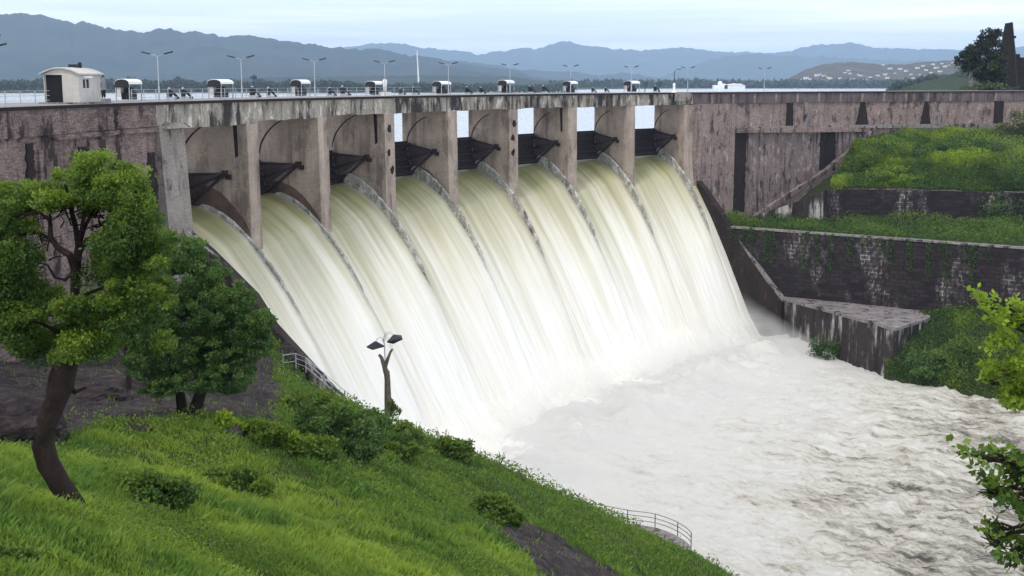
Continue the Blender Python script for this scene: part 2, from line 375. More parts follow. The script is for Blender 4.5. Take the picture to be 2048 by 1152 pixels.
st2 = (fbm(KG*9+bo*9, RG*.07+bay, 3)-.5)
tur = fbm(KG*26, RG*.9, 4, .6)-.5
lowr = np.interp(RG, [-8, 0, 8, 14, 20], [.05, .25, .75, 1.1, 1.2])
crossb = .5*np.cos((fk-.42)*math.pi*2)*np.interp(RG, [-8, -4, 6, 14], [.1, .35, .5, .1])
_h = H0+DK*KG; _R = PITCH/DK
WX_ = X0-_R*(np.cos(_h)-math.cos(H0))+np.cos(_h)*RG; WY_ = Y0+_R*(np.sin(_h)-math.sin(H0))-np.sin(_h)*RG
ZG = flowz(RG)+(saw-.25)*Ar-wake+st*lowr*.22*np.interp(RG, [-8, 8, 14], [1, .6, .1])+st2*lowr*1.0*np.interp(RG, [-8, 10, 15], [1, .8, .3])+tur*lowr*.2+.25*crossb+tail*(2.3*(fbm(WX_*.45, WY_*.45, 5, .6)-.5)+.9*(fbm(WX_*1.6, WY_*1.6, 3)-.5))
_h = H0+DK*KG; _R = PITCH/DK
WX = X0-_R*(np.cos(_h)-math.cos(H0))+np.cos(_h)*RG; WY = Y0+_R*(np.sin(_h)-math.sin(H0))-np.sin(_h)*RG
def spillmat():
    m, t, b = base('spillway_water', .42, .4)
    uv = N(t, 'ShaderNodeUVMap').outputs[0]; v = wcoord(t)
    sep = N(t, 'ShaderNodeSeparateXYZ'); t.links.new(uv, sep.inputs[0])
    n1 = noise(t, uv, 1., (.8, .035, 1), detail=4., rough=.5)
    n2 = noise(t, uv, 1., (.25, .03, 1), detail=4.)
    n3 = noise(t, uv, 1., (6., .12, 1), detail=6., rough=.7)
    mr = N(t, 'ShaderNodeMapRange'); mr.inputs[1].default_value = -6; mr.inputs[2].default_value = 9; mr.clamp = False; t.links.new(sep.outputs[1], mr.inputs[0])
    def madd(a, k, c):
        q = N(t, 'ShaderNodeMath', operation='MULTIPLY_ADD'); t.links.new(a, q.inputs[0]); q.inputs[1].default_value = k
        if hasattr(c, 'links'): t.links.new(c, q.inputs[2])
        else: q.inputs[2].default_value = c
        return q.outputs[0]
    f = madd(n2, .9, madd(n1, .55, madd(mr.outputs[0], .93, -.74)))
    f = madd(n3, .10, f); f = madd(f, 1., -.1)
    col = ramp(t, f, [(0, (.2, .2, .085)), (.18, (.31, .3, .15)), (.4, (.5, .475, .33)), (.62, (.72, .70, .59)), (.88, (.85, .84, .785))])
    dk = ramp(t, n1, [(.28, (.72, .70, .66)), (.42, (1, 1, 1))])
    lf = ramp(t, mr.outputs[0], [(.1, (.85,)*3), (.9, (.12,)*3)]); col = mixc(t, lf, col, mixc(t, 1., col, dk, 'MULTIPLY'))
    n4 = noise(t, uv, 1., (.38, .016, 1), detail=2., rough=.4)
    lnm = ramp(t, n4, [(.455, (0,)*3), (.465, (.4,)*3), (.475, (0,)*3), (.54, (0,)*3), (.548, (.3,)*3), (.556, (0,)*3)])
    lnm = mixc(t, 1., lnm, lf, 'MULTIPLY'); col = mixc(t, lnm, col, (.2, .18, .12))
    wm_ = noise(t, uv, 1., (.12, .03, 1), detail=3.); col = mixc(t, ramp(t, wm_, [(.45, (0,)*3), (.65, (.35,)*3)]), col, (.82, .72, .55), 'MULTIPLY')
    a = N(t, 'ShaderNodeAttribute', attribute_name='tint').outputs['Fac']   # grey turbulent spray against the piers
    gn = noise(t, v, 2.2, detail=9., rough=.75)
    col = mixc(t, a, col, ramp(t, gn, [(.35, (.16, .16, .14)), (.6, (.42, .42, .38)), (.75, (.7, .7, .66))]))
    t.links.new(col, b.inputs['Base Color'])
    bump(t, b, n1, .22, .3)
    return m
SPM = spillmat()
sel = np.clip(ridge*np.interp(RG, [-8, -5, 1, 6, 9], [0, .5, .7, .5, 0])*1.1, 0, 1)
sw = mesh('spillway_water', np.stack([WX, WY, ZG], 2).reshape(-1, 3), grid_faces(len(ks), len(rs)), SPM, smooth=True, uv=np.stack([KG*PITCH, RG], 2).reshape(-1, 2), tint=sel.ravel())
tag(sw, kind='structure')

# river
rx = np.arange(-22, 150, .42); ry = np.arange(62, 215, .42)
RX, RY = np.meshgrid(rx, ry, indexing='ij'); rk, rr = kr(RX, RY)
dist = rr-13.5
FD = np.array([.80, -.60]); u = RX*FD[0]+RY*FD[1]; s_ = -RX*FD[1]+RY*FD[0]
wv = (fbm(u*.16, s_*.10, 5, .55)-.5)*2.2+(fbm(u*.55+3, s_*.3, 4, .6)-.5)*1.0+(fbm(u*1.8, s_*.9, 3)-.5)*.35
near_ = np.clip(1-np.abs(dist)/16, 0, 1)
far_ = np.clip((dist-25)/40, 0, 1)
RZ = -40.2+wv*(.5+.6*far_)*np.clip((dist+2)/8, .25, 1)+np.clip(1-np.abs(dist-9)/11, 0, 1)**1.3*(.9+4.2*(fbm(RX*.16, RY*.16)-.35)+2.4*(fbm(RX*.55, RY*.55, 4, .6)-.5))
RZ += (fbm(u*1.3+9, s_*.7, 4, .65)-.5)*.55*np.clip(dist/25, .2, 1)
RZ = np.where(dist < 2, RZ-.35*(2-dist), RZ)
RZ = np.where(dist < -3, np.minimum(RZ, -43.5), RZ)
def rivermat():
    m, t, b = base('river_water', .3, .5); v = wcoord(t)
    mp = N(t, 'ShaderNodeMapping'); mp.inputs['Rotation'].default_value = (0, 0, rad(37)); t.links.new(v, mp.inputs[0]); vv = mp.outputs[0]
    n1 = noise(t, vv, .7, (.4, 1, .6), detail=12., rough=.75, dist=.5)
    n2 = noise(t, vv, .05, (1, 1.6, 1), detail=4.)
    n3 = noise(t, vv, 3.6, (.55, 1, .8), detail=8., rough=.8, dist=.6)
    a = N(t, 'ShaderNodeAttribute', attribute_name='tint').outputs['Fac']
    q = N(t, 'ShaderNodeMath', operation='MULTIPLY_ADD'); t.links.new(a, q.inputs[0]); q.inputs[1].default_value = -.36; t.links.new(n1, q.inputs[2])
    q2 = N(t, 'ShaderNodeMath', operation='MULTIPLY_ADD'); t.links.new(n3, q2.inputs[0]); q2.inputs[1].default_value = .5; t.links.new(q.outputs[0], q2.inputs[2])
    q3 = N(t, 'ShaderNodeMath', operation='MULTIPLY_ADD'); t.links.new(n2, q3.inputs[0]); q3.inputs[1].default_value = .4; t.links.new(q2.outputs[0], q3.inputs[2])
    col = ramp(t, q3.outputs[0], [(.455, (.065, .057, .045)), (.53, (.22, .2, .165)), (.59, (.50, .46, .375)), (.68, (.79, .75, .655)), (.80, (.92, .905, .85))])
    t.links.new(col, b.inputs['Base Color'])
    h = mixc(t, .5, n1, n3); bump(t, b, h, 1., .8)
    return m
tt = -.5+.6*np.clip((dist-2)/18, 0, 1)+np.clip((dist-10)/48, 0, 1)*1.0
rv = mesh('river', np.stack([RX, RY, RZ], 2).reshape(-1, 3), grid_faces(len(rx), len(ry)), rivermat(), smooth=True, tint=tt.ravel())
tag(rv, kind='structure')

# lake
def lakemat():
    m, t, b = base('lake_water', .12, .5); b.inputs['IOR'].default_value = 1.33
    b.inputs['Base Color'].default_value = (.5, .53, .55, 1); v = wcoord(t)
    n = noise(t, v, .6, (1, .6, 1), detail=6.); bump(t, b, n, .5, .5)
    return m
lk = []
for k in np.arange(-12, 15.1, .5): lk.append(P(k, -8.6, -8.6))
n0 = len(lk)
shore = [(-8500, -50), (-1500, 900), (-700, 1020), (-300, 1060), (-60, 1100), (60, 1500), (200, 1800), (420, 1900), (540, 1850), (460, 900), (250, 520), (175, 300)]
lk += [(x, y, -8.6) for x, y in shore[::-1]]
# triangulate by tessellation
from mathutils.geometry import tessellate_polygon
tri = tessellate_polygon([[Vector(p) for p in lk]])
tag(mesh('lake', lk, [tuple(t) for t in tri], lakemat()), kind='structure')

# far ground, shores and mountains
def farmat(name, c1, c2, sc, hs=None):
    m, t, b = base(name, 1, .05); v = wcoord(t)
    n = noise(t, v, sc, detail=9., rough=.7)
    st = [(.3, c1), (.6, c2)]
    if hs: st.append((.72, hs))
    t.links.new(ramp(t, n, st), b.inputs['Base Color']); return m
FG = farmat('far_ground', (.04, .055, .03), (.09, .1, .06), .01)
lo = [(x, y, -8.2) for x, y in shore]
gr = []
for i, (x, y) in enumerate(shore): gr.append((x, y))
vs_ = []; fs_ = []
outer = [(-8900, 1000), (-8800, 6000), (-7000, 15000), (-4000, 17000), (-600, 17400), (1500, 17400), (4000, 17400), (6500, 17400), (9400, 17300), (9400, 8000), (9000, 2500), (1500, 320)]
for (a, b_) in zip(shore, outer):
    for q in range(9):
        f = (q/8)**2.2; vs_.append((a[0]*(1-f)+b_[0]*f, a[1]*(1-f)+b_[1]*f, -8.9+min(1, q*.9)*1.2))
for i in range(len(shore)-1):
    for q in range(8): fs_.append((i*9+q, i*9+q+1, (i+1)*9+q+1, (i+1)*9+q))
tag(mesh('ground', vs_, fs_, FG), kind='structure')

def mountain(name, D, W, sky_, mat, rough_, seed, zb=-9, step=6):
    xs = np.arange(sky_[0][0], sky_[-1][0]+.1, step); ys = np.interp(xs, [p[0] for p in sky_], [p[1] for p in sky_])
    nv = 29; V = np.linspace(-1, 1, nv); vv = []
    hs = []
    for x, y in zip(xs, ys):
        p = at(x, y, D); hs.append((p[0], p[2]))
    hs = np.array(hs)
    jag = (fbm(xs*.10+seed, xs*0+seed, 5, .65)-.5)*rough_*.2
    for i in range(len(xs)):
        H = hs[i, 1]-zb+jag[i]
        for v in V:
            av = abs(v); prof = (1-av)**1.15
            sp = (fbm(np.array(hs[i, 0]/W*3.2+seed+v*.8), np.array(v*2.+seed), 5, .55)-.5)*rough_*av*(1-av)*5
            vv.append((hs[i, 0]*(1+v*W/D), D+v*W, zb+max(-2, H*prof+float(sp)*min(1, H/80))))
    return tag(mesh(name, vv, grid_faces(len(xs), nv), mat, smooth=True), kind='structure')
FOR = farmat('mountain_forest', (.016, .026, .02), (.045, .055, .038), .004)
FOR2 = farmat('far_range', (.03, .045, .035), (.06, .07, .05), .003)
TOWNH = farmat('dry_scrub_hill', (.045, .045, .035), (.11, .10, .08), .02, (.2, .19, .17))
GRH = farmat('green_knoll', (.018, .026, .014), (.04, .055, .024), .08)
mountain('mountains', 6000, 1600, [(-300, 70), (-150, 45), (0, 30), (25, 25), (50, 27), (75, 29), (110, 38), (150, 47), (165, 41), (200, 53), (240, 60), (290, 67), (320, 57), (345, 58), (370, 67), (392, 62), (420, 67), (455, 75), (475, 69), (520, 73), (560, 80), (620, 88), (690, 97), (760, 99), (830, 112), (930, 126), (1010, 140), (1080, 155), (1140, 168)], FOR, 130, 3)
mountain('mountains', 13500, 2600, [(600, 140), (690, 96), (730, 89), (800, 85), (850, 95), (900, 100), (960, 108), (1000, 103), (1040, 96), (1080, 96), (1105, 87), (1130, 82), (1170, 91), (1215, 96), (1280, 101), (1320, 97), (1360, 94), (1420, 102), (1480, 103), (1560, 106), (1600, 96), (1640, 90), (1700, 86), (1760, 95), (1830, 98), (1900, 99), (1960, 100), (2050, 94), (2300, 100)], FOR2, 260, 11)
mountain('mountains', 10000, 2000, [(1290, 168), (1340, 150), (1400, 125), (1450, 113), (1500, 107), (1560, 112), (1640, 113), (1720, 117), (1800, 121), (1950, 124), (2300, 128)], FOR2, 200, 21)
mountain('mountains', 7800, 1800, [(640, 150), (700, 130), (760, 121), (860, 118), (960, 125), (1050, 139), (1130, 143), (1200, 150), (1250, 146), (1330, 158), (1400, 168)], FOR, 140, 31)
mountain('hills', 3300, 700, [(380, 168), (450, 158), (560, 155), (680, 153), (850, 150), (1000, 153), (1060, 157), (1110, 163), (1140, 168)], FOR, 40, 41)
mountain('hills', 2500, 560, [(1540, 168), (1575, 158), (1610, 140), (1645, 128), (1700, 124), (1760, 128), (1800, 129), (1850, 124), (1900, 121), (1960, 122), (2100, 118), (2300, 130)], TOWNH, 30, 51)
mountain('hills', 820, 130, [(1790, 178), (1830, 163), (1870, 151), (1915, 147), (1960, 152), (2060, 150), (2200, 160)], GRH, 8, 61, zb=-9, step=4)

# ------------------------------------------------------------------ haze (whole scene inside, sky outside)
hz = MB(); hz.hexa([(-9000, -60, -48), (9500, -60, -48), (9500, 17500, -48), (-9000, 17500, -48)], [(-9000, -60, 560), (9500, -60, 560), (9500, 17500, 560), (-9000, 17500, 560)])
hm = bpy.data.materials.new('haze_air'); hm.use_nodes = True; ht = hm.node_tree; ht.nodes.clear()
ho = N(ht, 'ShaderNodeOutputMaterial'); hv = N(ht, 'ShaderNodeVolumePrincipled'); hv.inputs['Color'].default_value = (.52, .72, 1., 1); hv.inputs['Density'].default_value = 9.0e-5; hv.inputs['Anisotropy'].default_value = 0
ht.links.new(hv.outputs[0], ho.inputs['Volume'])
tag(build(hz, 'haze', hm), kind='stuff')

# ------------------------------------------------------------------ THE DAM
dam = thing('dam', 'long curved concrete dam with eight open spillway gates pouring white water', 'dam', P(4, 0, -42))
def rib(mb, k0, k1, r0, r1, z0, z1, n=None):          # box that follows the curve
    n = n or max(1, int(abs(k1-k0)*6))
    for i in range(n):
        a = k0+(k1-k0)*i/n; b = k0+(k1-k0)*(i+1)/n
        mb.hexa([P(a, r1, z0), P(b, r1, z0), P(b, r0, z0), P(a, r0, z0)], [P(a, r1, z1), P(b, r1, z1), P(b, r0, z1), P(a, r0, z1)])
    return mb
# closed curved box without inner faces
def ribc(k0, k1, r0, r1, z0, z1, name, mat, parent, n=None, jag=0., seed=0):
    n = n or max(2, int(abs(k1-k0)*40)); kk = np.linspace(k0, k1, n+1); v = []; f = []
    for i, k in enumerate(kk):
        zz = z0+(jag*(float(fbm(np.array(k*6+seed), np.array(seed*1.3), 4, .6))-.5) if jag else 0)
        v += [P(k, r1, zz), P(k, r0, zz), P(k, r0, z1), P(k, r1, z1)]
    for i in range(n):
        a = i*4; b = a+4
        for j in range(4): f.append((a+j, a+(j+1) % 4, b+(j+1) % 4, b+j))
    f += [(3, 2, 1, 0), (n*4, n*4+1, n*4+2, n*4+3)]
    return mesh(name, v, f, mat, parent)
ribc(-6, 14.2, -8.4, .18, -1.82, ZD, 'deck_slab', ROADM, dam)
ribc(-6, 14.2, .183, .26, -1.80, ZD-.03, 'deck_lip', DARKC, dam)
# beams of the spillway bridge, one per bay, with uneven spalled undersides
for k in range(8):
    o = ribc(k-.0 if k else -.02, k+.997, -.9, 0, ZB-(.35 if k == 0 else .12 if k == 1 else 0), -1.823, 'deck_beam', BEAM, dam, jag=.42, seed=k*3+1)
    ribc(k+.01, k+.84, -8.3, -7.7, -3.0, -1.823, 'upstream_beam', BEAM, dam)
# piers
TK, TR, TZ, GR = -.165, -2.4, -8.6, 5.1
for k in range(0, 9):
    w_ = .30 if k == 0 else .15; a, b = k-w_, k
    bk_ = -8.25 if k < 4 else -7.0 if k == 4 else -6.8 if k == 5 else -6.35; GR, TR = (5.0, -2.4) if k < 4 else (4.45, -1.95)
    prof = [(bk_, -20), (bk_, -3.0), (-8.3, -3.0), (-8.3, -2.6), (-7.7, -2.6), (-7.7, -1.825), (-.9, -1.825), (-.9, ZB), (-.03, ZB), (.05, -12), (.2, -18), (-1, -24)]
    if k in (0,): prof = [(-8.4, -30), (-8.4, -3), (-.95, -3), (-.95, ZB), (.25, ZB), (.55, -9), (1.1, -18), (1.6, -24), (1.6, -34)]
    if k == 8: prof = [(-6.35, -20), (-6.35, -3), (-.95, -3), (-.95, ZB), (.0, ZB), (.1, -12), (.6, -17), (-1, -20)]
    mb = MB(); A = [P(a, r, z) for r, z in prof]; B = [P(b, r, z) for r, z in prof]; n = len(prof)
    mb.add(A+B, [tuple(range(n)), tuple(range(n, 2*n))[::-1]]+[(i, n+i, n+(i+1) % n, (i+1) % n) for i in range(n)])
    p = build(mb, 'pier', COLN if k == 0 else PIER, dam)
    if k == 0:
        cp_ = MB(); cp_.hexa([P(-.27, .9, -3.75), P(.01, .9, -3.75), P(.01, .2, -3.75), P(-.27, .2, -3.75)], [P(-.22, .55, -3.3), P(-.03, .55, -3.3), P(-.03, .2, -3.3), P(-.22, .2, -3.3)])
        build(cp_, 'pier_cap', COLN, p)
    if k in (1, 3, 6):       # flat black inlay painting a slot's shade near the nose
        mb = MB(); mb.prism([P(a-.0008, -1.5, -3.6), P(a-.0008, -1.05, -3.6), P(a-.0008, -1.0, -6.9), P(a-.0008, -1.35, -7.1)], tuple(np.subtract(P(a+.004, 0, 0), P(a, 0, 0))))
        build(mb, 'slot_shade', DARKC, p)
    if k in (3, 5):       # spalled patches exposing darker core on the nose face
        for q in range(3):
            mb = MB()
            kc = a+random.uniform(.02, .08); zc = -5-2.2*q-random.random()
            nn_ = 9; ro_ = random.uniform(.25, .6); mb.prism([P(kc+.03+.03*math.cos(w0)*(.5+random.random()*.7), .02+.0044*abs(zc), zc+ro_*1.3*math.sin(w0)*(.5+random.random()*.8)) for w0 in [6.283*q_/nn_ for q_ in range(nn_)]], tuple(np.multiply(np.subtract(P(kc, .05, 0), P(kc, 0, 0)), 1)))
            build(mb, 'spall', DARKC, p)
    if k:
        # curved gate track on the flank facing the camera
        v = []; f = []; m_ = 26
        for i in range(m_+1):
            t = rad(168-62*i/m_) ; wd = .26*(1-.6*i/m_)*(.4+.6*min(1, i/6))
            for q in (GR, GR+wd): v.append(P(a-.0012, TR+math.cos(t)*q, TZ+math.sin(t)*q))
            for q in (GR, GR+wd): v.append(P(a+.002, TR+math.cos(t)*q, TZ+math.sin(t)*q))
        for i in range(m_):
            q = i*4
            f += [(q, q+1, q+5, q+4), (q+1, q+3, q+7, q+5), (q+2, q, q+4, q+6)]
        build(type('o', (), {'v': v, 'f': f}), 'gate_track', RUST, p)
        # wet brown stain above the water line
        rr_ = np.linspace(-6.6, -.05, 30); v = []; f = []
        for i, r in enumerate(rr_):
            e = max(0, 1-((r+3.2)/3.4)**2)**.5; top = flowz(r)+.6+e*((1.5 if k < 3 else .9)+.4*math.sin(k*2.1))+.3*float(fbm(np.array(r*1.5+k), np.array(k*2.), 3))
            for dk in (-.001, .002): v += [P(a+dk, r, flowz(r)-.5), P(a+dk, r, top)]
        for i in range(29):
            q = i*4; f += [(q, q+4, q+5, q+1), (q+1, q+5, q+7, q+3)]
        build(type('o', (), {'v': v, 'f': f}), 'wet_stain', STAIN, p)
FINM = concrete('spray_worn_concrete', (.36, .35, .31), dark=(.06, .055, .045), streak=.3, blot=.75, grain=.9, patch=(.55, .54, .5))
for k in range(1, 9):
    tp_ = [(-5.5, -11.9), (-5.35, -10.9), (-4.9, -10.45), (-4.0, -10.75), (-2.8, -11.35), (-1.6, -12.2), (-.2, -13.55), (1.5, -15.3), (3.2, -17.5), (5., -20.4), (7.2, -25.2), (9.2, -30.2)]
    if k < 3: tp_ = [(r_, z_-.8+.05*r_) for r_, z_ in tp_]
    fr = np.linspace(-5.5, 9.2, 60); v = []; f = []
    for r_ in fr:
        zt = float(np.interp(r_, [a_[0] for a_ in tp_], [a_[1] for a_ in tp_]))+.16*(float(fbm(np.array(r_*1.3+k*5), np.array(k*1.7), 4))-.5)
        zt -= max(0, r_-2)*.12+(.5 if r_ > 5 else 0)*float(vn(np.array(r_*2.3), np.array(k*3.)))
        zb_ = min(float(flowz(r_))-1.6, zt-.3)
        for kk, z in ((k-.193, zb_), (k-.193, zt-.1), (k-.188, zt), (k-.168, zt), (k-.160, zt-.15), (k-.160, zb_)): v.append(P(kk, r_, z))
    for i in range(59):
        for j in range(5): a_ = i*6+j; f.append((a_, a_+6, a_+7, a_+1)[::-1])
    f += [(0, 1, 2, 3, 4, 5), tuple(59*6+j for j in range(5, -1, -1))]
    build(type('o', (), {'v': v, 'f': f}), 'divider_fin', FINM, dam)
# radial gates
for k in range(8):
    GR, TR = (5.0, -2.4) if k < 3 else (4.45, -1.95)
    g0, g1 = k+.004, k+1-.154; mb = MB(); a0, a1 = (164, 216) if k > 2 else (178-k*3, 216)
    n = 14; v = []; f = []; a1 = 224
    for i in range(n+1):
        t = rad(a0+(a1-a0)*i/n)
        for q in (GR, GR-.12):
            for kk in (g0, g1): v.append(P(kk, TR+math.cos(t)*q, TZ+math.sin(t)*q))
    for i in range(n):
        q = i*4
        f += [(q, q+1, q+5, q+4), (q+2, q+6, q+7, q+3), (q, q+4, q+6, q+2), (q+1, q+3, q+7, q+5)]
    f += [(0, 2, 3, 1), (4*n, 4*n+1, 4*n+3, 4*n+2)]
    gt = build(type('o', (), {'v': v, 'f': f}), 'gate', RUST, dam)
    for j, t in enumerate(np.linspace(a0+3, a1-3, 5)):
        t = rad(t); q = GR-.35; c_, s2 = TR+math.cos(t)*q, TZ+math.sin(t)*q
        mb = MB(); mb.hexa([P(g0, c_+.28, s2-.16), P(g1, c_+.28, s2-.16), P(g1, c_-.2, s2-.16), P(g0, c_-.2, s2-.16)], [P(g0, c_+.28, s2+.04), P(g1, c_+.28, s2+.04), P(g1, c_-.2, s2+.04), P(g0, c_-.2, s2+.04)])
        build(mb, 'girder', RUST, gt)
    for kk, sg in ((g0+.02, 1), (g1-.02, -1)):
        ends = [P(kk+sg*.02, TR+math.cos(rad(t))*(GR-.3), TZ+math.sin(rad(t))*(GR-.3)) for t in (a0+4, (a0+a1)/2, a1-4)]
        piv = P(kk-sg*.012, TR, TZ)
        for e in ends:
            mb = MB(); mb.tube([e, piv], [.17, .12], 6); build(mb, 'gate_arm', RUST, gt)
        mb = MB(); h_ = P(kk-sg*.006, TR-1.1, TZ-.25)
        tri_ = [P(kk, TR-.2, TZ+.12), P(kk+sg*.015, TR-GR+.5, TZ+math.sin(rad(a0+4))*(GR-.5)), P(kk+sg*.015, TR-GR*.86+.5, TZ-2.3)]
        mb.prism(tri_, tuple(np.subtract(P(kk+.004, 0, 0), P(kk, 0, 0)))); build(mb, 'arm_shade_plate', ARMP, gt)  # plate stands in for the shadowed pier flank behind the arms
        mb = MB(); mb.box(np.add(piv, (0, 0, .02)), (.5, .55, .6), -hd(kk)); mb.box(P(kk-sg*.012, TR+.35, TZ-.3), (.5, .3, .45), -hd(kk))
        build(mb, 'trunnion_bracket', RUST, gt)
def ragged(k0, k1, z0, z1, r0, r1):
    v = []; f = []; n = 40
    for i in range(n+1):
        z = z0+(z1-z0)*i/n; a = k0+.05*(float(fbm(np.array(i*.35), np.array(k0*9), 4, .7))-.3); b = k1-.07*(float(fbm(np.array(i*.35+50), np.array(k0*9), 4, .7))-.3)
        v += [P(a, r1, z), P(b, r1, z), P(b, r0, z), P(a, r0, z)]
    for i in range(n):
        a = i*4
        for j in range(4): f.append((a+j, a+(j+1) % 4, a+4+(j+1) % 4, a+4+j))
    f += [(3, 2, 1, 0), (n*4, n*4+1, n*4+2, n*4+3)]
    return build(type('o', (), {'v': v, 'f': f}), 'recess_shade', DARKC, dam)  # ragged near-black strip; recess shade is put into its colour
# left abutment wall
def wallc(k0, k1, r0, r1, z0, z1, name, mat, n=None, **kw): return ribc(k0, k1, r0, r1, z0, z1, name, mat, dam, n, **kw)
wallc(-6, -.3, -8.3, -.10, -24, -1.823, 'abutment_wall', WALLP)
wallc(-6, -.3, -.098, .06, -3.55, -1.826, 'parapet_band', WALLP, jag=.12, seed=4)
wallc(-.298, -.02, -.95, .04, -3.5, -1.826, 'parapet_band', BEAM)
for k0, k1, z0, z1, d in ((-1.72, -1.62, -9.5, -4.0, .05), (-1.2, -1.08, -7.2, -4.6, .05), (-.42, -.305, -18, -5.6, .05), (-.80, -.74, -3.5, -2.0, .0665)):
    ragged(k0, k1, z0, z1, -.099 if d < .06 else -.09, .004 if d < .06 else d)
for k0, k1, z1 in ((-1.08, -.9, -4.2), (-2.6, -2.2, -4), (-1.6, -1.45, -4.5)):
    wallc(k0, k1, -.099, .10, -14, z1, 'pilaster', WALLP)
wallc(-1.45, -.31, -.099, .16, -3.95, -3.6, 'string_course', WALLP)
# right abutment wall
def strip(pts_lo, pts_hi, r0, r1, name, mat):        # wall piece between two (k, z) lines
    v = []; f = []; n = len(pts_lo)
    for (k0, z0), (k1, z1) in zip(pts_lo, pts_hi): v += [P(k0, r1, z0), P(k0, r0, z0), P(k1, r0, z1), P(k1, r1, z1)]
    for i in range(n-1):
        a = i*4
        for j in range(4): f.append((a+j, a+(j+1) % 4, a+4+(j+1) % 4, a+4+j))
    f += [(3, 2, 1, 0), (n*4-4, n*4-3, n*4-2, n*4-1)]
    return build(type('o', (), {'v': v, 'f': f}), name, mat, dam)
def ln(a, b, n): return [(a[0]+(b[0]-a[0])*i/n, a[1]+(b[1]-a[1])*i/n) for i in range(n+1)]
wallc(8.0, 14.2, -8.2, -.12, -26, -1.823, 'abutment_wall', WALLR)
wallc(8.0, 14.2, -.118, .10, -3.45, -1.826, 'parapet_band', BANDR, jag=.1, seed=9)
# cracked block beside the last pier, running down to the training wall
strip([(8.002, -16.5), (8.25, -20.0), (8.45, -22.5), (8.70, -22.8)], [(8.002, -3.455), (8.25, -3.455), (8.45, -3.455), (8.70, -3.455)], -.11, .55, 'abutment_block', WALLR)
strip(ln((8.70, -7.5), (13.35, -8.7), 12), ln((8.70, -7.3), (13.35, -7.75), 12), -.11, .75, 'ledge', SLAB)
strip([(8.70, -8.3), (11.05, -8.8)], [(8.70, -7.51), (11.05, -7.9)], -.11, .45, 'ledge_beam', WALLR)
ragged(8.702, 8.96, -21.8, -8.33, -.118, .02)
strip(ln((8.97, -23.0), (10.2, -15.8), 5), ln((8.97, -8.38), (10.2, -8.65), 5), -.115, .30, 'lower_wall', WALLR2)
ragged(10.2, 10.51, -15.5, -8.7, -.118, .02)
strip([(10.52, -13.0), (11.05, -8.9)], [(10.52, -8.73), (11.05, -8.82)], -.115, .30, 'lower_wall', WALLR2)
strip([(8.97, -23.9), (9.6, -20.2), (10.3, -15.9), (11.1, -8.75)], [(8.97, -23.0), (9.6, -19.3), (10.3, -15.2), (11.1, -8.1)], -.11, 1.0, 'sloping_coping', WALLR2)
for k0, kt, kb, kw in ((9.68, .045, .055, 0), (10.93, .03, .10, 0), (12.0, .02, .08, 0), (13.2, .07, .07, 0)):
    strip([(k0-kb, -7.6), (k0+kb, -7.6)], [(k0-kt, -3.46), (k0+kt, -3.46)], -.11, .16, 'buttress_shadow', DARKC)  # dark wedge fins standing in for shadows of the buttresses
for kk in (9.95, 12.22): strip([(kk-.025, -7.5), (kk+.025, -7.5)], [(kk-.025, -3.4), (kk+.025, -3.4)], -.11, .22, 'pilaster', SLAB)
for kk in np.arange(8.3, 13.2, .37): strip([(kk, -3.4), (kk+.03, -3.4)], [(kk, -1.83), (kk+.03, -1.83)], -.1, .16, 'parapet_post', WALLR)

# ------------------------------------------------------------------ training walls
def tprof(lst, k0, k1, zb, name, mat, label, cat, off=0.):
    t = MB(); n = len(lst)
    for (ra, za), (rb, zb_) in zip(lst[:-1], lst[1:]):
        t.hexa([P(k0, rb, zb), P(k1, rb, zb), P(k1, ra, zb), P(k0, ra, zb)], [P(k0, rb, zb_), P(k1, rb, zb_), P(k1, ra, za), P(k0, ra, za)])
    o = build(t, name, mat)
    return tag(o, label, cat)
LT = [(-.5, -11.6), (2.7, -14.0), (6.8, -17.8), (8.5, -20.4), (12.1, -24.1), (15.5, -27.6), (20, -33), (24, -38)]
def solidprof(name, lst, k0, k1, zb, mat):
    n = len(lst); v = []; f = []
    for r, z in lst: v += [P(k0, r, zb), P(k1, r, zb), P(k1, r, z), P(k0, r, z)]
    for i in range(n-1):
        a = i*4
        for j in range(4): f.append((a+j, a+4+j, a+4+(j+1) % 4, a+(j+1) % 4))
    f += [(0, 1, 2, 3), (n*4-1, n*4-2, n*4-3, n*4-4)]
    return build(type('o', (), {'v': v, 'f': f}), name, mat)
tag(solidprof('training_wall', LT, -.12, -.021, -44, LOWW), 'dark stepped training wall along the left edge of the spillway beside the trees', 'wall')
RT = [(.4, -15.7), (2, -17.0), (4.0, -19.0), (6.0, -21.0), (8.2, -23.6), (11, -26.6), (14.5, -30.2), (18.2, -33.5)]
rtw = thing('training_wall', 'brown streaked training wall at the right edge of the falling water', 'wall', P(8.2, 8, -42))
v = solidprof('wall_face', RT, 8.045, 8.13, -44, TRAIN); v.parent = rtw; v.location = -rtw.location
cp2 = MB()
for (ra, za), (rb, zb_) in zip(RT[4:-1], RT[5:]):
    cp2.hexa([P(8.06, rb, zb_+.003), P(8.14, rb, zb_+.003), P(8.14, ra, za+.003), P(8.06, ra, za+.003)], [P(8.06, rb, zb_+.3), P(8.14, rb, zb_+.3), P(8.14, ra, za+.3), P(8.06, ra, za+.3)])
build(cp2, 'coping', SLAB, rtw)

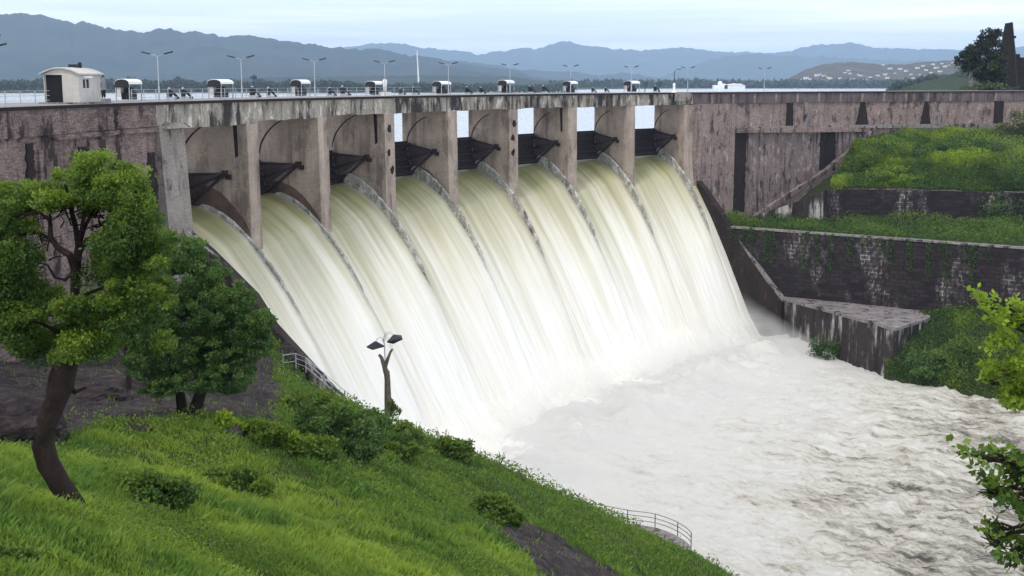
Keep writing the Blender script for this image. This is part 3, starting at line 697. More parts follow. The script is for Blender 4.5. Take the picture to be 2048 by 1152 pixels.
# ------------------------------------------------------------------ right bank: walls, slab, slopes
def wall(name, A, B, zt, zb, mat, label, th=.9, parent=None, seg=1.2, zta=None):
    A = np.array(A[:2], float); B = np.array(B[:2], float); Ld = np.linalg.norm(B-A); n = max(2, int(Ld/seg)); nrm = np.array([-(B-A)[1], (B-A)[0]])/Ld  # to the back
    v = []; f = []; uv = []
    for i in range(n+1):
        q = A+(B-A)*i/n; z1 = zt(i/n) if callable(zt) else zt; z0 = zb(i/n) if callable(zb) else zb; bk = q+nrm*th
        v += [(*q, z0), (*q, z1), (*bk, z1), (*bk, z0)]; s = Ld*i/n; uv += [(s, z0), (s, z1), (s, z1+th), (s, z0)]
    for i in range(n):
        a = i*4
        for j in range(4): f.append((a+j, a+4+j, a+4+(j+1) % 4, a+(j+1) % 4))
    f += [(0, 1, 2, 3), (n*4+3, n*4+2, n*4+1, n*4)]
    o = mesh(name, v, f, mat, parent, uv=uv)
    return tag(o, label, 'wall') if label else o
W1A, W1B = np.array([34.9, 197.7]), np.array([88.5, 160.2])
rw = thing('retaining_wall', 'wide dark masonry retaining wall with white lime streaks above the pale ledge', 'wall', (*W1A, -33))
wall('wall_face', W1A, W1B, -22.9, -34, MASON, None, parent=rw)
wall('coping', W1A-(.1, .15), W1B-(.1, .15), -22.6, -22.897, SLAB, None, th=1.0, parent=rw)
W2 = [at(1490, 438, 211), at(1575, 410, 208), at(1655, 379, 206), at(1830, 381, 203), at(2000, 385, 200), at(2250, 390, 196)]
u2 = thing('retaining_wall', 'upper black retaining wall half hidden by grass below the dam', 'wall', (W2[2][0], W2[2][1], -23))
for i in range(5):
    a, b = W2[i], W2[i+1]
    wall('wall_face', a, b, (lambda t, a=a, b=b: a[2]+(b[2]-a[2])*t), -24.5, LOWW if i < 2 else MASON, None, parent=u2)
# pale slab and lower wall at the river
z_ = -33.
SL = [(42.4, 190.6), (52.3, 167.0), (59.6, 174.6), (60.2, 180.5), (42.6, 193.6)]
lw = thing('river_wall', 'low stained concrete river wall with a pale cracked top slab', 'wall', (47, 178, -42))
n = len(SL); top = []; bot = []
v = []; f = []; cols = 14
edge = []
for (a, b) in zip(SL, SL[1:]+SL[:1]):
    for i in range(cols):
        t = i/cols; x = a[0]+(b[0]-a[0])*t; y = a[1]+(b[1]-a[1])*t
        edge.append((x+.35*(vn(x*.9, y*.9)-.5), y+.35*(vn(x*.9+9, y*.9)-.5)))
m_ = len(edge)
v = [(x, y, -44) for x, y in edge]+[(x, y, z_-.45) for x, y in edge]
f = [(i, (i+1) % m_, m_+(i+1) % m_, m_+i) for i in range(m_)]+[tuple(range(m_, 2*m_))]
build(type('o', (), {'v': v, 'f': f}), 'wall_face', LOWW, lw)
cx_, cy_ = np.mean([e[0] for e in edge]), np.mean([e[1] for e in edge])
e2 = [(cx_+(x-cx_)*1.02, cy_+(y-cy_)*1.02) for x, y in edge]
v = [(x, y, z_-.447) for x, y in e2]+[(x, y, z_+.15*(vn(x, y)-.5)) for x, y in e2]
f = [(i, (i+1) % m_, m_+(i+1) % m_, m_+i) for i in range(m_)]+[tuple(range(m_, 2*m_))]
build(type('o', (), {'v': v, 'f': f}), 'top_slab', SLAB, lw)

def loft(lines, n, m, amp=.5, sc=.35):        # surface through polylines (rows of 3-D points)
    L_ = [np.stack([np.interp(np.linspace(0, 1, n), np.linspace(0, 1, len(l)), np.array(l)[:, j]) for j in range(3)], 1) for l in map(np.array, lines)]
    rows = []
    for i in range(len(L_)-1):
        for t in np.linspace(0, 1, m, endpoint=(i == len(L_)-2)): rows.append(L_[i]*(1-t)+L_[i+1]*t)
    G = np.stack(rows, 1); G[..., 2] += amp*(fbm(G[..., 0]*sc, G[..., 1]*sc, 4)-.5)
    return G
SOIL, _t, _b = base('bank_soil', .95, .1)
_t.links.new(ramp(_t, noise(_t, wcoord(_t), 1.5, detail=8.), [(.3, (.015, .018, .01)), (.7, (.05, .065, .02))]), _b.inputs['Base Color'])
UP = loft([[np.add(w2, (.6, .8, .1)) for w2 in W2[2:]], [at(1672, 350, 215), at(1770, 335, 213), at(1870, 325, 211), at(2000, 315, 208), at(2250, 300, 200)],
           [P(10.75, 1.2, -10.5), P(11.4, .8, -9.3), P(12.0, .7, -9.2), P(12.8, .7, -9.0), P(16, .7, -8.4)]], 90, 26, 1.2)
UQ = loft([[np.add(w2, (.6, .8, -.6)) for w2 in W2[:3]], [P(8.9, 1.0, -25.2), P(9.7, 1.0, -21.2), P(10.75, 1.2, -13.2)]], 30, 14, .5)
tag(mesh('lower_slope', UQ.reshape(-1, 3), grid_faces(*UQ.shape[:2]), SOIL, smooth=True), kind='structure')
def surf(ob, px, py):
    dv = Vector(ray(px, py)).normalized(); ok, l, n_, i_ = ob.ray_cast(Vector((0, 0, 0)), dv); return np.array(l) if ok else at(px, py, 200)
UPO = mesh('upper_slope', UP.reshape(-1, 3), grid_faces(*UP.shape[:2]), SOIL, smooth=True); tag(UPO, kind='structure')
TE = loft([[(*(W1A+(-2.0, 2.4)), -23.1), (*(W1B+(.5, .7)), -23.1)], [(33.0, 212, -23.1), (100, 196, -23.)]], 90, 30, .5)
TEO = mesh('terrace', TE.reshape(-1, 3), grid_faces(*TE.shape[:2]), SOIL, smooth=True); tag(TEO, kind='structure')
LB = loft([[(59.0, 179.5, -33.1), (66, 175.7, -31.9), (89, 159.6, -31.5), (120, 140, -31)], [(56.5, 173, -34.5), (63, 168, -35), (84, 152, -35.5), (110, 132, -35)], [(51.5, 167.4, -38.0), (58.5, 160.5, -38.5), (72, 149, -38.6), (100, 125, -38.5)], [(50.5, 166.6, -43), (57.5, 159.5, -43), (70, 147.5, -43), (99, 123, -43)]], 80, 14, 1.)
LBO = mesh('river_bank', LB.reshape(-1, 3), grid_faces(*LB.shape[:2]), SOIL, smooth=True); tag(LBO, kind='structure')

# ------------------------------------------------------------------ vegetation tools
def leaves(pts, size, tint=None, up=.3, asp=.55, nrm=None):
    n = len(pts); d = rng.normal(size=(n, 3)); d[:, 2] += up; d /= np.linalg.norm(d, axis=1)[:, None]
    e = rng.normal(size=(n, 3)); e -= (e*d).sum(1)[:, None]*d; e /= np.linalg.norm(e, axis=1)[:, None]+1e-9
    s = (size*rng.uniform(.6, 1.4, n))[:, None]
    v = np.stack([pts, pts+d*s*.5+e*s*asp*.5, pts+d*s, pts+d*s*.5-e*s*asp*.5], 1).reshape(-1, 3)
    return v, np.arange(4*n).reshape(-1, 4), (np.repeat(tint, 4) if tint is not None else np.zeros(4*n))
def blob(c, r, n, hollow=.55, clumps=14, lump=.38, tint=0., ttop=0.):
    """leaf positions in an uneven ellipsoid made of smaller leaf clumps"""
    c = np.array(c, float); r = np.array(r if hasattr(r, '__len__') else (r, r, r), float)
    q = rng.normal(size=(clumps, 3)); q /= np.linalg.norm(q, axis=1)[:, None]; q *= rng.uniform(hollow, 1.0, clumps)[:, None]
    which = rng.integers(0, clumps, n); o = rng.normal(size=(n, 3)); o /= np.linalg.norm(o, axis=1)[:, None]; o *= (rng.random(n)**.4)[:, None]*lump*rng.uniform(.7, 1.25, clumps)[which][:, None]
    p = q[which]+o
    t = np.clip(tint+ttop*np.clip(p[:, 2]*1.1, 0, 1)+rng.normal(0, .08, clumps)[which]+.0, 0, 1)
    return c+p*r, t
def foliage(name, blobs, size, mat, parent, up=.3, asp=.55):
    ps, ts = zip(*blobs); v, f, t = leaves(np.concatenate(ps), size, np.concatenate(ts), up, asp)
    return mesh(name, v, f, mat, parent, tint=t)
def limb(mb, a, b, r0, r1, n=6, wob=.08, k=8):
    a = np.array(a, float); b = np.array(b, float); Ld = np.linalg.norm(b-a); pts = []
    for i in range(n+1):
        t = i/n; j = rng.normal(size=3)*wob*Ld*(t*(1-t))*1.5; pts.append(a+(b-a)*t+j)
    mb.tube(pts, [r0+(r1-r0)*i/n for i in range(n+1)], k, jit=.12); return pts
def shrub(label, c, r, n, size, mat, tint=0., ttop=.3, group=None, name='shrub', clumps=16, lump=.36, cat='shrub'):
    c = np.array(c, float); r = np.array(r if hasattr(r, '__len__') else (r, r, r*.8), float)
    t = thing(name, label, cat, c, group)
    mb = MB()
    for i in range(5):
        a = random.uniform(0, 6.28); limb(mb, c+(0, 0, -.3), c+(math.cos(a)*r[0]*.6, math.sin(a)*r[1]*.6, r[2]*random.uniform(.6, 1.2)), .03*r[2]+.015, .01, 4, .1, 5)
    build(mb, 'stems', BARK, t)
    bl_ = [blob(c+(0, 0, r[2]*.6), r*np.array((.8, .8, .9)), int(n*.6), tint=tint, ttop=ttop, clumps=clumps, lump=lump)]
    for _ in range(5):
        a = random.uniform(0, 6.28); f_ = random.uniform(.3, .6); bl_.append(blob(c+(math.cos(a)*r[0]*.85, math.sin(a)*r[1]*.85, r[2]*f_*random.uniform(.2, 1.3)), r*f_, int(n*.16), tint=tint+random.uniform(-.05, .2), ttop=ttop, clumps=10, lump=.5))
    foliage('foliage', bl_, size, LEAF[mat], t)
    return t

# ------------------------------------------------------------------ tree at the left, twisted trunk
Ya = 21.0
T1 = thing('twisted_tree', 'small tree with curved bare trunk and bright green spreading crown at left', 'tree', onhill(155, 1032))
mb = MB(); q = lambda x, y, d=0.: at(x, y, Ya+d)
mb.tube([q(158, 1050), q(148, 1010), q(122, 970), q(97, 930), q(86, 890), q(96, 845), q(112, 800), q(124, 765), q(134, 725), q(146, 690), q(150, 650), q(152, 620), q(150, 590)], [.24, .20, .19, .2, .19, .19, .19, .22, .20, .17, .14, .12, .11], 12, jit=.1)
build(mb, 'trunk', BARK, T1, smooth=True)
mb = MB()
for path, r0 in (([(150, 600), (151, 540), (140, 510), (115, 495), (101, 475), (100, 440), (106, 400)], .09), ([(151, 560), (155, 520), (158, 490), (150, 450), (138, 400), (130, 370)], .08), ([(156, 510), (175, 480), (200, 470), (225, 455), (250, 420)], .055),
                 ([(158, 490), (168, 455), (185, 425), (215, 390)], .05), ([(150, 600), (180, 585), (220, 570), (290, 560)], .04), ([(130, 740), (160, 720), (185, 705), (200, 640)], .06), ([(128, 760), (150, 785), (172, 775)], .08),
                 ([(104, 480), (75, 465), (40, 470), (5, 490)], .045), ([(100, 440), (80, 425), (40, 430), (0, 455)], .035), ([(140, 700), (110, 660), (70, 640), (20, 640)], .05), ([(151, 540), (130, 560), (110, 555), (95, 530), (60, 520)], .04), ([(160, 480), (170, 420), (165, 360), (170, 320)], .04)):
    dd = 0.; pts = []
    for i, (x, y) in enumerate(path): pts.append(q(x, y, dd)); dd += random.uniform(-.18, .18)
    mb.tube(pts, [r0*(1-.75*i/(len(path)-1)) for i in range(len(path))], 7, jit=.15)
for i in range(70):
    x, y = random.choice([(106, 430), (140, 430), (200, 450), (170, 400), (60, 460), (90, 500), (60, 640), (200, 640), (250, 570)]); a = random.uniform(-.3, 3.4); l = random.uniform(30, 75)
    p0 = q(x+random.uniform(-20, 20), y+random.uniform(-25, 25)); p1 = q(x+math.cos(a)*l, y-math.sin(a)*l, random.uniform(-.5, .5)); limb(mb, p0, p1, .014, .004, 4, .12, 4)
build(mb, 'branches', BARK, T1)
bl = []
for x, y, rx_, rz_, n, tn in ((170, 345, 35, 30, 1500, .35), (182, 318, 24, 22, 900, .5), (95, 385, 60, 32, 3200, .2), (200, 380, 62, 34, 3400, .25), (265, 380, 42, 38, 2600, .32), (160, 395, 42, 24, 2000, .4), (245, 395, 36, 22, 1500, .6), (110, 400, 34, 20, 1200, .5), (20, 395, 45, 30, 2200, .1), (15, 440, 48, 26, 1500, .05), (40, 500, 42, 34, 1700, .02), (-10, 600, 40, 50, 1500, .05), (280, 440, 45, 50, 3400, .14), (235, 480, 40, 34, 2000, .08), (230, 540, 62, 45, 3600, .08),
                           (10, 540, 60, 60, 3800, .0), (50, 580, 50, 35, 2200, .1), (20, 650, 60, 60, 4200, .18), (70, 690, 55, 38, 2800, .1), (200, 640, 60, 40, 3200, .12), (160, 690, 50, 32, 1700, .5), (190, 670, 40, 22, 800, .4), (55, 620, 60, 25, 1200, .4), (285, 600, 52, 52, 3000, .05), (300, 510, 40, 40, 2000, .1), (-20, 470, 30, 40, 1200, 0), (215, 700, 30, 20, 700, .15)):
    s = Ya/F_PX; c = q(x, y, random.uniform(-.5, .5)); bl.append(blob(c, (rx_*s, .75, rz_*s), int(n*2.1), tint=tn*.85-.05, ttop=.35, clumps=26, lump=.5, hollow=.12))
for _ in range(90):
    x, y = random.choice([(90, 395), (220, 395), (270, 430), (30, 400), (10, 540), (60, 590), (40, 660), (190, 650), (240, 560), (290, 560), (300, 480), (120, 690), (20, 560), (90, 620), (230, 620), (290, 640), (10, 460), (150, 650)]); x += random.gauss(0, 32); y += random.gauss(0, 26)
    c = q(x, y, random.uniform(-.8, .8)); bl.append(blob(c, (random.uniform(14, 30)*s, .35, random.uniform(9, 17)*s), 700, tint=random.uniform(0, .35), ttop=.3, clumps=10, lump=.5, hollow=.1))
foliage('crown', bl, .056, LEAF['mid'], T1, up=.2)

# ------------------------------------------------------------------ second tree, dense conical crown on two trunks
Yb = 45.; b0 = onhill(378, 838)
Yb = b0[1]
T2 = thing('dense_tree', 'dense dark green tree with two trunks between the twisted tree and the spillway', 'tree', b0)
q = lambda x, y, d=0.: at(x, y, Yb+d); mb = MB(); s = Yb/F_PX
mb.tube([q(366, 848), q(364, 815), q(360, 785), q(345, 740), q(335, 690)], [.24, .20, .19, .15, .06], 9, jit=.1)
mb.tube([q(386, 848), q(392, 815), q(402, 785), q(408, 750), q(398, 700), q(400, 640)], [.26, .24, .22, .18, .13, .05], 9, jit=.1)
for a, b in (((402, 780), (470, 700)), ((400, 740), (440, 660)), ((350, 760), (300, 690)), ((392, 720), (380, 600)), ((408, 760), (500, 740))): limb(mb, q(*a), q(*b), .09, .03, 5, .08, 6)
build(mb, 'trunk', BARK, T2, smooth=True)
bl = []
for x, y, rx_, rz_, n in ((365, 515, 50, 35, 3000), (345, 560, 70, 55, 4000), (410, 560, 55, 50, 3500), (440, 610, 70, 50, 4500), (370, 630, 80, 55, 4500), (300, 640, 60, 60, 3500), (480, 660, 60, 50, 4200), (500, 690, 48, 42, 3200), (430, 700, 75, 45, 4200), (340, 710, 60, 50, 3000), (460, 745, 60, 30, 2400), (330, 755, 45, 22, 1300), (290, 720, 40, 40, 1600), (520, 650, 30, 30, 1500), (385, 765, 60, 22, 1800), (450, 772, 50, 18, 1300), (320, 775, 40, 18, 1000), (280, 670, 40, 40, 1500), (400, 650, 80, 60, 2600), (380, 500, 30, 22, 900)):
    bl.append(blob(q(x, y, random.uniform(-.6, .3)), (rx_*s, 1.2, rz_*s), int(n*1.9), tint=.12, ttop=.35, clumps=60, lump=.2, hollow=.5))
foliage('crown', bl, .105, LEAF['dark'], T2, up=.9)
# pale leafy tree behind the first crown, against the wall foot
b3 = onhill(262, 740)
T3 = thing('background_tree', 'olive green tree behind the twisted tree against the dam wall', 'tree', b3)
q = lambda x, y, d=0.: at(x, y, b3[1]-18+d); s = (b3[1]-18)/F_PX
bb3 = onhill(255, 780); T3.location = tuple(map(float, bb3)); Yc = bb3[1]; q = lambda x, y, d=0.: at(x, y, Yc+d); s = Yc/F_PX
mb = MB(); mb.tube([q(255, 790), q(258, 740), q(250, 680), q(262, 620), q(270, 540)], [.16, .14, .12, .09, .04], 8, jit=.1)
for a, b in (((250, 690), (200, 600)), ((258, 640), (310, 560)), ((262, 620), (230, 500))): limb(mb, q(*a), q(*b), .12, .03, 5, .08, 6)
build(mb, 'trunk', BARK, T3)
foliage('crown', [blob(q(x, y), (a*s, 1.5, b*s), n, tint=.05, ttop=.2, clumps=20, lump=.36) for x, y, a, b, n in ((285, 500, 50, 50, 2600), (250, 560, 60, 60, 3000), (300, 590, 55, 60, 2800), (200, 620, 50, 60, 2200), (290, 660, 50, 50, 2000), (60, 720, 0.1, .1, 10))], .2, LEAF['mid'], T3)
# trees beyond the left edge, in front of the wall
for lab, x, y, Yd, sz in (('dark leafy tree partly cut by the left border below the wall', -20, 600, 60, 75), ('grey green treetop at the left border high on the wall', -8, 310, 85, 45)):
    q = lambda a, b, d=0.: at(a, b, Yd+d); s = Yd/F_PX; c = q(x, y); g = hill(np.array(c[0]), np.array(c[1])); t = thing('background_tree', lab, 'tree', (c[0], c[1], float(g)))
    mb = MB(); limb(mb, (c[0], c[1], float(g)-.3), (c[0], c[1], c[2]), .22, .08, 6, .04); build(mb, 'trunk', GBARK, t)
    foliage('crown', [blob(c+(random.uniform(-.5, .5)*sz*s, 0, random.uniform(-.5, .5)*sz*s), (sz*s*.7, 1.4, sz*s*.7), 1500, clumps=14, tint=.0, ttop=.15) for _ in range(4)], .16, LEAF['mid'], t)

# ------------------------------------------------------------------ shrubs on the hill
for lab, px, py, rp, hp, mat, tn in (
    ('big dark green bush on the slope below the iron fence', 655, 868, 95, 60, 'dark', .12), ('dark round bush left of the lopped stump', 735, 870, 70, 50, 'dark', .02), ('lime green little bush beside the two-trunked tree', 447, 850, 30, 24, 'lime', .5),
    ('small mid green bush right of the lime bush', 512, 868, 40, 28, 'mid', .1), ('low leafy bush in front of the big dark bush', 625, 905, 55, 34, 'mid', .15), ('dark shrub in the grass right of the twisted trunk', 310, 985, 100, 46, 'mid', .0), ('dark shrub in the grass below the two-trunked tree', 468, 962, 66, 30, 'mid', .05),
    ('broad mid green bush below the iron fence, uphill of the dark ones', 625, 822, 62, 40, 'mid', .05), ('bright leafy bush in the middle of the bush mass left of the stump', 690, 852, 60, 44, 'mid', .2), ('low bush directly left of the stump foot', 748, 842, 34, 24, 'mid', .1), ('dark low bush at the lower edge of the bush mass', 690, 905, 60, 34, 'dark', .05),
    ('pale green bush right of the lime bush near the rock', 560, 880, 45, 34, 'mid', .12), ('broad bush in the grass below the bush mass', 780, 905, 60, 26, 'mid', .1), ('shrub above the lower rock outcrop', 985, 1025, 55, 40, 'mid', .05), ('leafy bush on the ridge right of the stump', 905, 905, 50, 30, 'mid', .05), ('small bush at the lower left corner', 20, 1118, 45, 26, 'dark', .2), ('bush beside the rock at the top of the grass ridge', 585, 815, 34, 20, 'mid', .15),
    ('grey green bush on the ridge beyond the big dark bush', 810, 872, 46, 26, 'mid', .1)):
    c = onhill(px, py+hp*.5); s = c[1]/F_PX; shrub(lab, c, (rp*s, rp*s*.7, hp*s), int(4200*(rp/50)), min(.2, .0034*c[1]+.01), mat, tn, group='bushes on the grassy hill', clumps=26)

# ------------------------------------------------------------------ grass on the hill
def blades(x, y, z, h, wd, lean=.45):
    n = len(x); a = rng.uniform(0, 6.283, n); dx, dy = np.cos(a), np.sin(a); l = rng.normal(0, lean, n)*h; b = rng.uniform(0, 6.283, n)
    lx, ly = np.cos(b)*l, np.sin(b)*l
    v = np.stack([np.stack([x-dx*wd, y-dy*wd, z-.05], 1), np.stack([x+dx*wd, y+dy*wd, z-.05], 1), np.stack([x+lx*.35+dx*wd*.7, y+ly*.35+dy*wd*.7, z+h*.6], 1), np.stack([x+lx, y+ly, z+h], 1)], 1)
    return v.reshape(-1, 3)
def scatter(n):
    Y = np.exp(rng.uniform(math.log(13.5), math.log(104), n)); X = rng.uniform(-.46, .24, n)*Y-.3
    return X, Y
X, Y = scatter(680000); tc_ = rng.integers(0, len(X), 420); ti = rng.integers(0, 420, 60000); X = np.r_[X, X[tc_][ti]+rng.normal(0, .22, 60000)*np.maximum(1, Y[tc_][ti]/45)]; Y = np.r_[Y, Y[tc_][ti]+rng.normal(0, .22, 60000)]; keep = ~rockmask(X, Y) | (rng.random(len(X)) < .02); tall_ = np.r_[np.ones(680000), rng.uniform(1.1, 1.6, 60000)]; kk_, rr_ = kr(X, Y); keep &= ~((kk_ > -.13)&(rr_ > -10)); keep &= (rr_ > 1)
X, Y, tall_ = X[keep], Y[keep], tall_[keep]; Z = hill(X, Y); keep = Z > -40.5; X, Y, Z, tall_ = X[keep], Y[keep], Z[keep], tall_[keep]
cl = fbm(X*.35, Y*.35, 4); c2 = vn(X*1.3+7, Y*1.3)
h = .78*(.45+1.1*vn(X*1.7+31, Y*1.7)**1.5)*(.16+.38*np.clip(cl-.25, 0, 1))*(1+.5*c2)*np.interp(Y, [14, 30, 60, 95], [.62, .8, 1.05, 1.15])*rng.uniform(.55, 1.25, len(X))
wd = .0078*np.interp(Y, [14, 30, 60, 95], [.75, 1.15, 2.2, 3.4])
patch_ = fbm(X*.3+3, Y*.22+8, 5, .65)
tn = np.clip((patch_-.45)*3+.12+.45*np.exp(-((X+5)/7)**2-((Y-31)/14)**2), 0, 1)*np.clip(1.6-Y/60, .1, 1)+rng.normal(0, .06, len(X))
h = np.minimum(h*tall_, np.interp(Y, [14, 40, 90], [.27, .5, .8])); wd = wd*.85
tag(mesh('grass', blades(X, Y, Z, h, wd), np.arange(4*len(X)).reshape(-1, 4), GRASSM, tint=np.repeat(np.clip(tn, 0, 1), 4)), kind='stuff')
# leafy weeds among the grass, denser towards the ridge
X, Y = scatter(260000); cl = fbm(X*.3+9, Y*.3+2, 4); keep = (cl > .56-np.interp(Y, [20, 60, 90], [0, .06, .12])) & ~rockmask(X, Y); kk_, rr_ = kr(X, Y); keep &= ~((kk_ > -.13)&(rr_ > -10)) & (rr_ > 1)
X, Y = X[keep], Y[keep]; Z = hill(X, Y); keep = Z > -40; X, Y, Z = X[keep], Y[keep], Z[keep]
sc_ = np.interp(Y, [15, 90], [.05, .19]); pz = Z+rng.random(len(X))*np.interp(Y, [15, 90], [.3, .9])*(.5+vn(X*.8, Y*.8))
v, f, t = leaves(np.stack([X, Y, pz], 1), sc_, np.clip(rng.normal(.2, .14, len(X))+.5*(vn(X*.5, Y*.5)-.4), 0, 1))
tag(mesh('weeds', v, f, LEAF['mid'], tint=t), kind='stuff')

# ground cover on the right bank
def cover(name, G, n, size, hgt, mat, thr=.0, tint=.1, seed=0, mask=None):
    nu, nv_ = G.shape[:2]; a = rng.random(n)*(nu-1.001); b = rng.random(n)*(nv_-1.001); i = a.astype(int); j = b.astype(int); fa = (a-i)[:, None]; fb = (b-j)[:, None]
    p = (G[i, j]*(1-fa)+G[i+1, j]*fa)*(1-fb)+(G[i, j+1]*(1-fa)+G[i+1, j+1]*fa)*fb
    m = fbm(p[:, 0]*.22+seed, p[:, 1]*.22, 4); p = p[m > thr]; m = m[m > thr]
    if mask is not None: kq = mask(p); p, m = p[kq], m[kq]
    p[:, 2] += rng.random(len(p))*hgt*(.2+1.9*np.clip(m-.25, 0, 1)*1.4)
    v, f, t = leaves(p, np.full(len(p), size), np.clip(tint*(1+7*(m-.5))+rng.normal(0, .07, len(p)), 0, 1), up=.6)
    return tag(mesh(name, v, f, mat, tint=t), kind='stuff')
cover('ground_cover', UP, 75000, .3, 1.1, LEAF['mid'], tint=.42, seed=3)
cover('ground_cover', TE, 48000, .3, 1.6, LEAF['mid'], tint=.1, seed=9)
cover('ground_cover', LB[:, :34], 42000, .3, 1.0, LEAF['mid'], tint=.34, seed=5)
for lab, px, py, Yq, rp, hp, mat, tn in (
    ('round dark bush on the terrace above the lime streaked wall', 1688, 468, 193, 56, 34, 'dark', .12), ('bright bush on the grass slope below the dam ledge', 1790, 345, 214, 55, 20, 'lime', .0), ('low bush at the left end of the terrace', 1510, 452, 200, 28, 18, 'mid', .2),
    ('large dark bush at the right border below the dam', 2040, 400, 203, 70, 55, 'dark', .0), ('green bush at the right border halfway up the slope', 2040, 335, 206, 70, 46, 'dark', .1), ('shaded thicket under the right end of the dam ledge', 1935, 285, 231, 60, 28, 'dark', 0),
    ('trimmed looking green mass hanging under the dam ledge', 1800, 292, 226, 90, 28, 'dark', .1), ('bush growing at the foot of the diagonal coping', 1740, 320, 219, 38, 28, 'mid', .2), ('bush climbing over the right end of the upper black wall', 1960, 450, 198, 75, 30, 'mid', .0), ('dark bush on the river bank beside the wall corner', 1860, 722, 166, 62, 34, 'dark', .1),
    ('small shrub rooted in the middle of the river wall', 1640, 708, 178, 34, 26, 'dark', 0), ('leafy bush on the river bank below the lime streaked wall', 1930, 700, 163, 60, 36, 'mid', .05), ('weedy tuft at the top of the right training wall', 1480, 505, 203, 16, 22, 'mid', .0)):
    c = at(px, py, Yq) if Yq == 178 else surf(TEO if 440 <= py < 520 else UPO if py < 440 else LBO, px, min(py+hp*.7, 372 if py < 400 else 1e9)); s = c[1]/F_PX; shrub(lab, c, (rp*s, rp*s*.6, hp*s), int(1500*(rp/50)), .34, mat, tn, group='bushes on the right bank', clumps=26)
# hanging ivy on the masonry
v_ = []
for i in range(26):
    t = rng.random(); A = W1A+(W1B-W1A)*t; Ln = rng.uniform(1, 6.5); n_ = int(60*Ln)
    z = -22.7-rng.random(n_)**1.3*Ln; v_.append(np.stack([A[0]-.2+rng.normal(0, .35, n_)*(1-.3*(-22.7-z)/Ln), np.full(n_, A[1]-.25)+rng.normal(0, .1, n_), z], 1))
iv = np.concatenate(v_); v, f, t = leaves(iv, np.full(len(iv), .22), up=-.5); tag(mesh('ivy', v, f, LEAF['mid'], tint=t), kind='stuff')

# ------------------------------------------------------------------ foreground trees at the right border
def side_tree(label, root, blobs_, mat, size, Yd, tn):
    q = lambda a, b, d=0.: at(a, b, Yd+d); s = Yd/F_PX; t = thing('bank_tree', label, 'tree', root)
    mb = MB(); hub = q(2230, blobs_[0][1]+60); mb.tube([root, (np.array(root)*.5+hub*.5)+(.2, 0, 0), hub], [.3, .22, .14], 8, jit=.1); build(mb, 'trunk', BARK, t)
    mb = MB()
    for x, y, a, b, n in blobs_:
        limb(mb, hub, q(x, y), .06, .012, 7, .06, 6)
        for _ in range(9): limb(mb, q(x+random.uniform(-.3, .5)*a, y+random.uniform(-.3, .3)*b), q(x+random.uniform(-1, 1)*a, y+random.uniform(-1, 1)*b, random.uniform(-.3, .3)), .012, .004, 3, .1, 4)
    build(mb, 'branches', BARK, t)
    foliage('crown', [blob(q(x, y, random.uniform(-.3, .3)), (a*s, .6, b*s), int(n*1.25), tint=tn, ttop=.3, clumps=14, lump=.3, hollow=.2) for x, y, a, b, n in blobs_], size, LEAF[mat], t, asp=.7)
    return t
side_tree('yellow green feathery tree entering from the right border above the river', (12.5, 22.5, -14.5), [(2010, 680, 45, 28, 350), (1975, 610, 30, 22, 130), (1965, 592, 16, 18, 60), (1990, 640, 34, 16, 130), (2040, 640, 50, 40, 500), (2000, 745, 40, 28, 280), (2045, 760, 50, 55, 900), (2030, 800, 35, 28, 420), (2100, 700, 70, 110, 1700), (2200, 620, 110, 90, 2600), (2260, 760, 120, 100, 2600), (2180, 820, 100, 70, 1800), (2330, 660, 100, 110, 2200), (1985, 765, 26, 14, 90)], 'lime', .085, 21., .45)
side_tree('dark broad leaved branches hanging over the river at the lower right', (8.5, 13.5, -10.5), [(2035, 940, 40, 55, 260), (1985, 915, 45, 16, 70), (1935, 908, 30, 8, 26), (2010, 975, 50, 28, 120), (1985, 985, 36, 12, 45), (2045, 1010, 40, 30, 120), (2110, 960, 60, 110, 600), (2220, 900, 120, 90, 1300), (2280, 1040, 130, 100, 1300), (2180, 1120, 110, 80, 1000), (2380, 950, 110, 120, 1100), (2005, 1060, 45, 26, 60), (2040, 1100, 50, 50, 180), (1990, 1085, 30, 30, 40)], 'mid', .075, 12., .12)

# ------------------------------------------------------------------ boulders, dead wood
for lab, px, py, rx_, rz_, sd_ in (('large dark boulder at the left border below the trees', 45, 872, 95, 62, 1), ('dark boulder behind the twisted trunk', 210, 800, 60, 26, 2), ('small brown rock in the grass near the two trunks', 462, 868, 24, 14, 3), ('flat brown rock in the grass left of the two trunks', 272, 862, 34, 12, 4), ('dark rock at the fence end of the rocky slope', 575, 720, 26, 26, 5)):
    c = onhill(px, py); s = c[1]/F_PX; mb = MB(); mb.ball((0, 0, 0), 1, 34, 22); vv = np.array(mb.v); d = 1+.75*(fbm(vv[:, 0]*1.6+sd_*3, vv[:, 1]*1.6+vv[:, 2]*2.1, 5, .6)-.5)
    vv = vv*d[:, None]*np.array([rx_*s, rx_*s*.8, rz_*s*1.2])+c; o = mesh('boulder', vv, mb.f, GM, smooth=False, tint=np.ones(len(vv))); tag(o, lab, 'rock', 'rocks on the hill')
for lab, pts, r in (('pale dead branch lying on the rock slope', [(270, 728), (300, 745), (340, 770)], .05), ('twisted grey dead branch under the dense tree', [(425, 790), (432, 770), (415, 760), (396, 775)], .03), ('thin dead branch behind the lower crown', [(236, 690), (246, 720), (243, 735)], .05)):
    Yq = onhill(*pts[-1])[1]-2; mb = MB(); pp = [at(x, y, Yq) for x, y in pts]; mb.tube(pp, [r, r*.8, r*.5, r*.3][:len(pp)], 6, jit=.2); tag(build(mb, 'dead_branch', GBARK), lab, 'branch', 'dead branches')
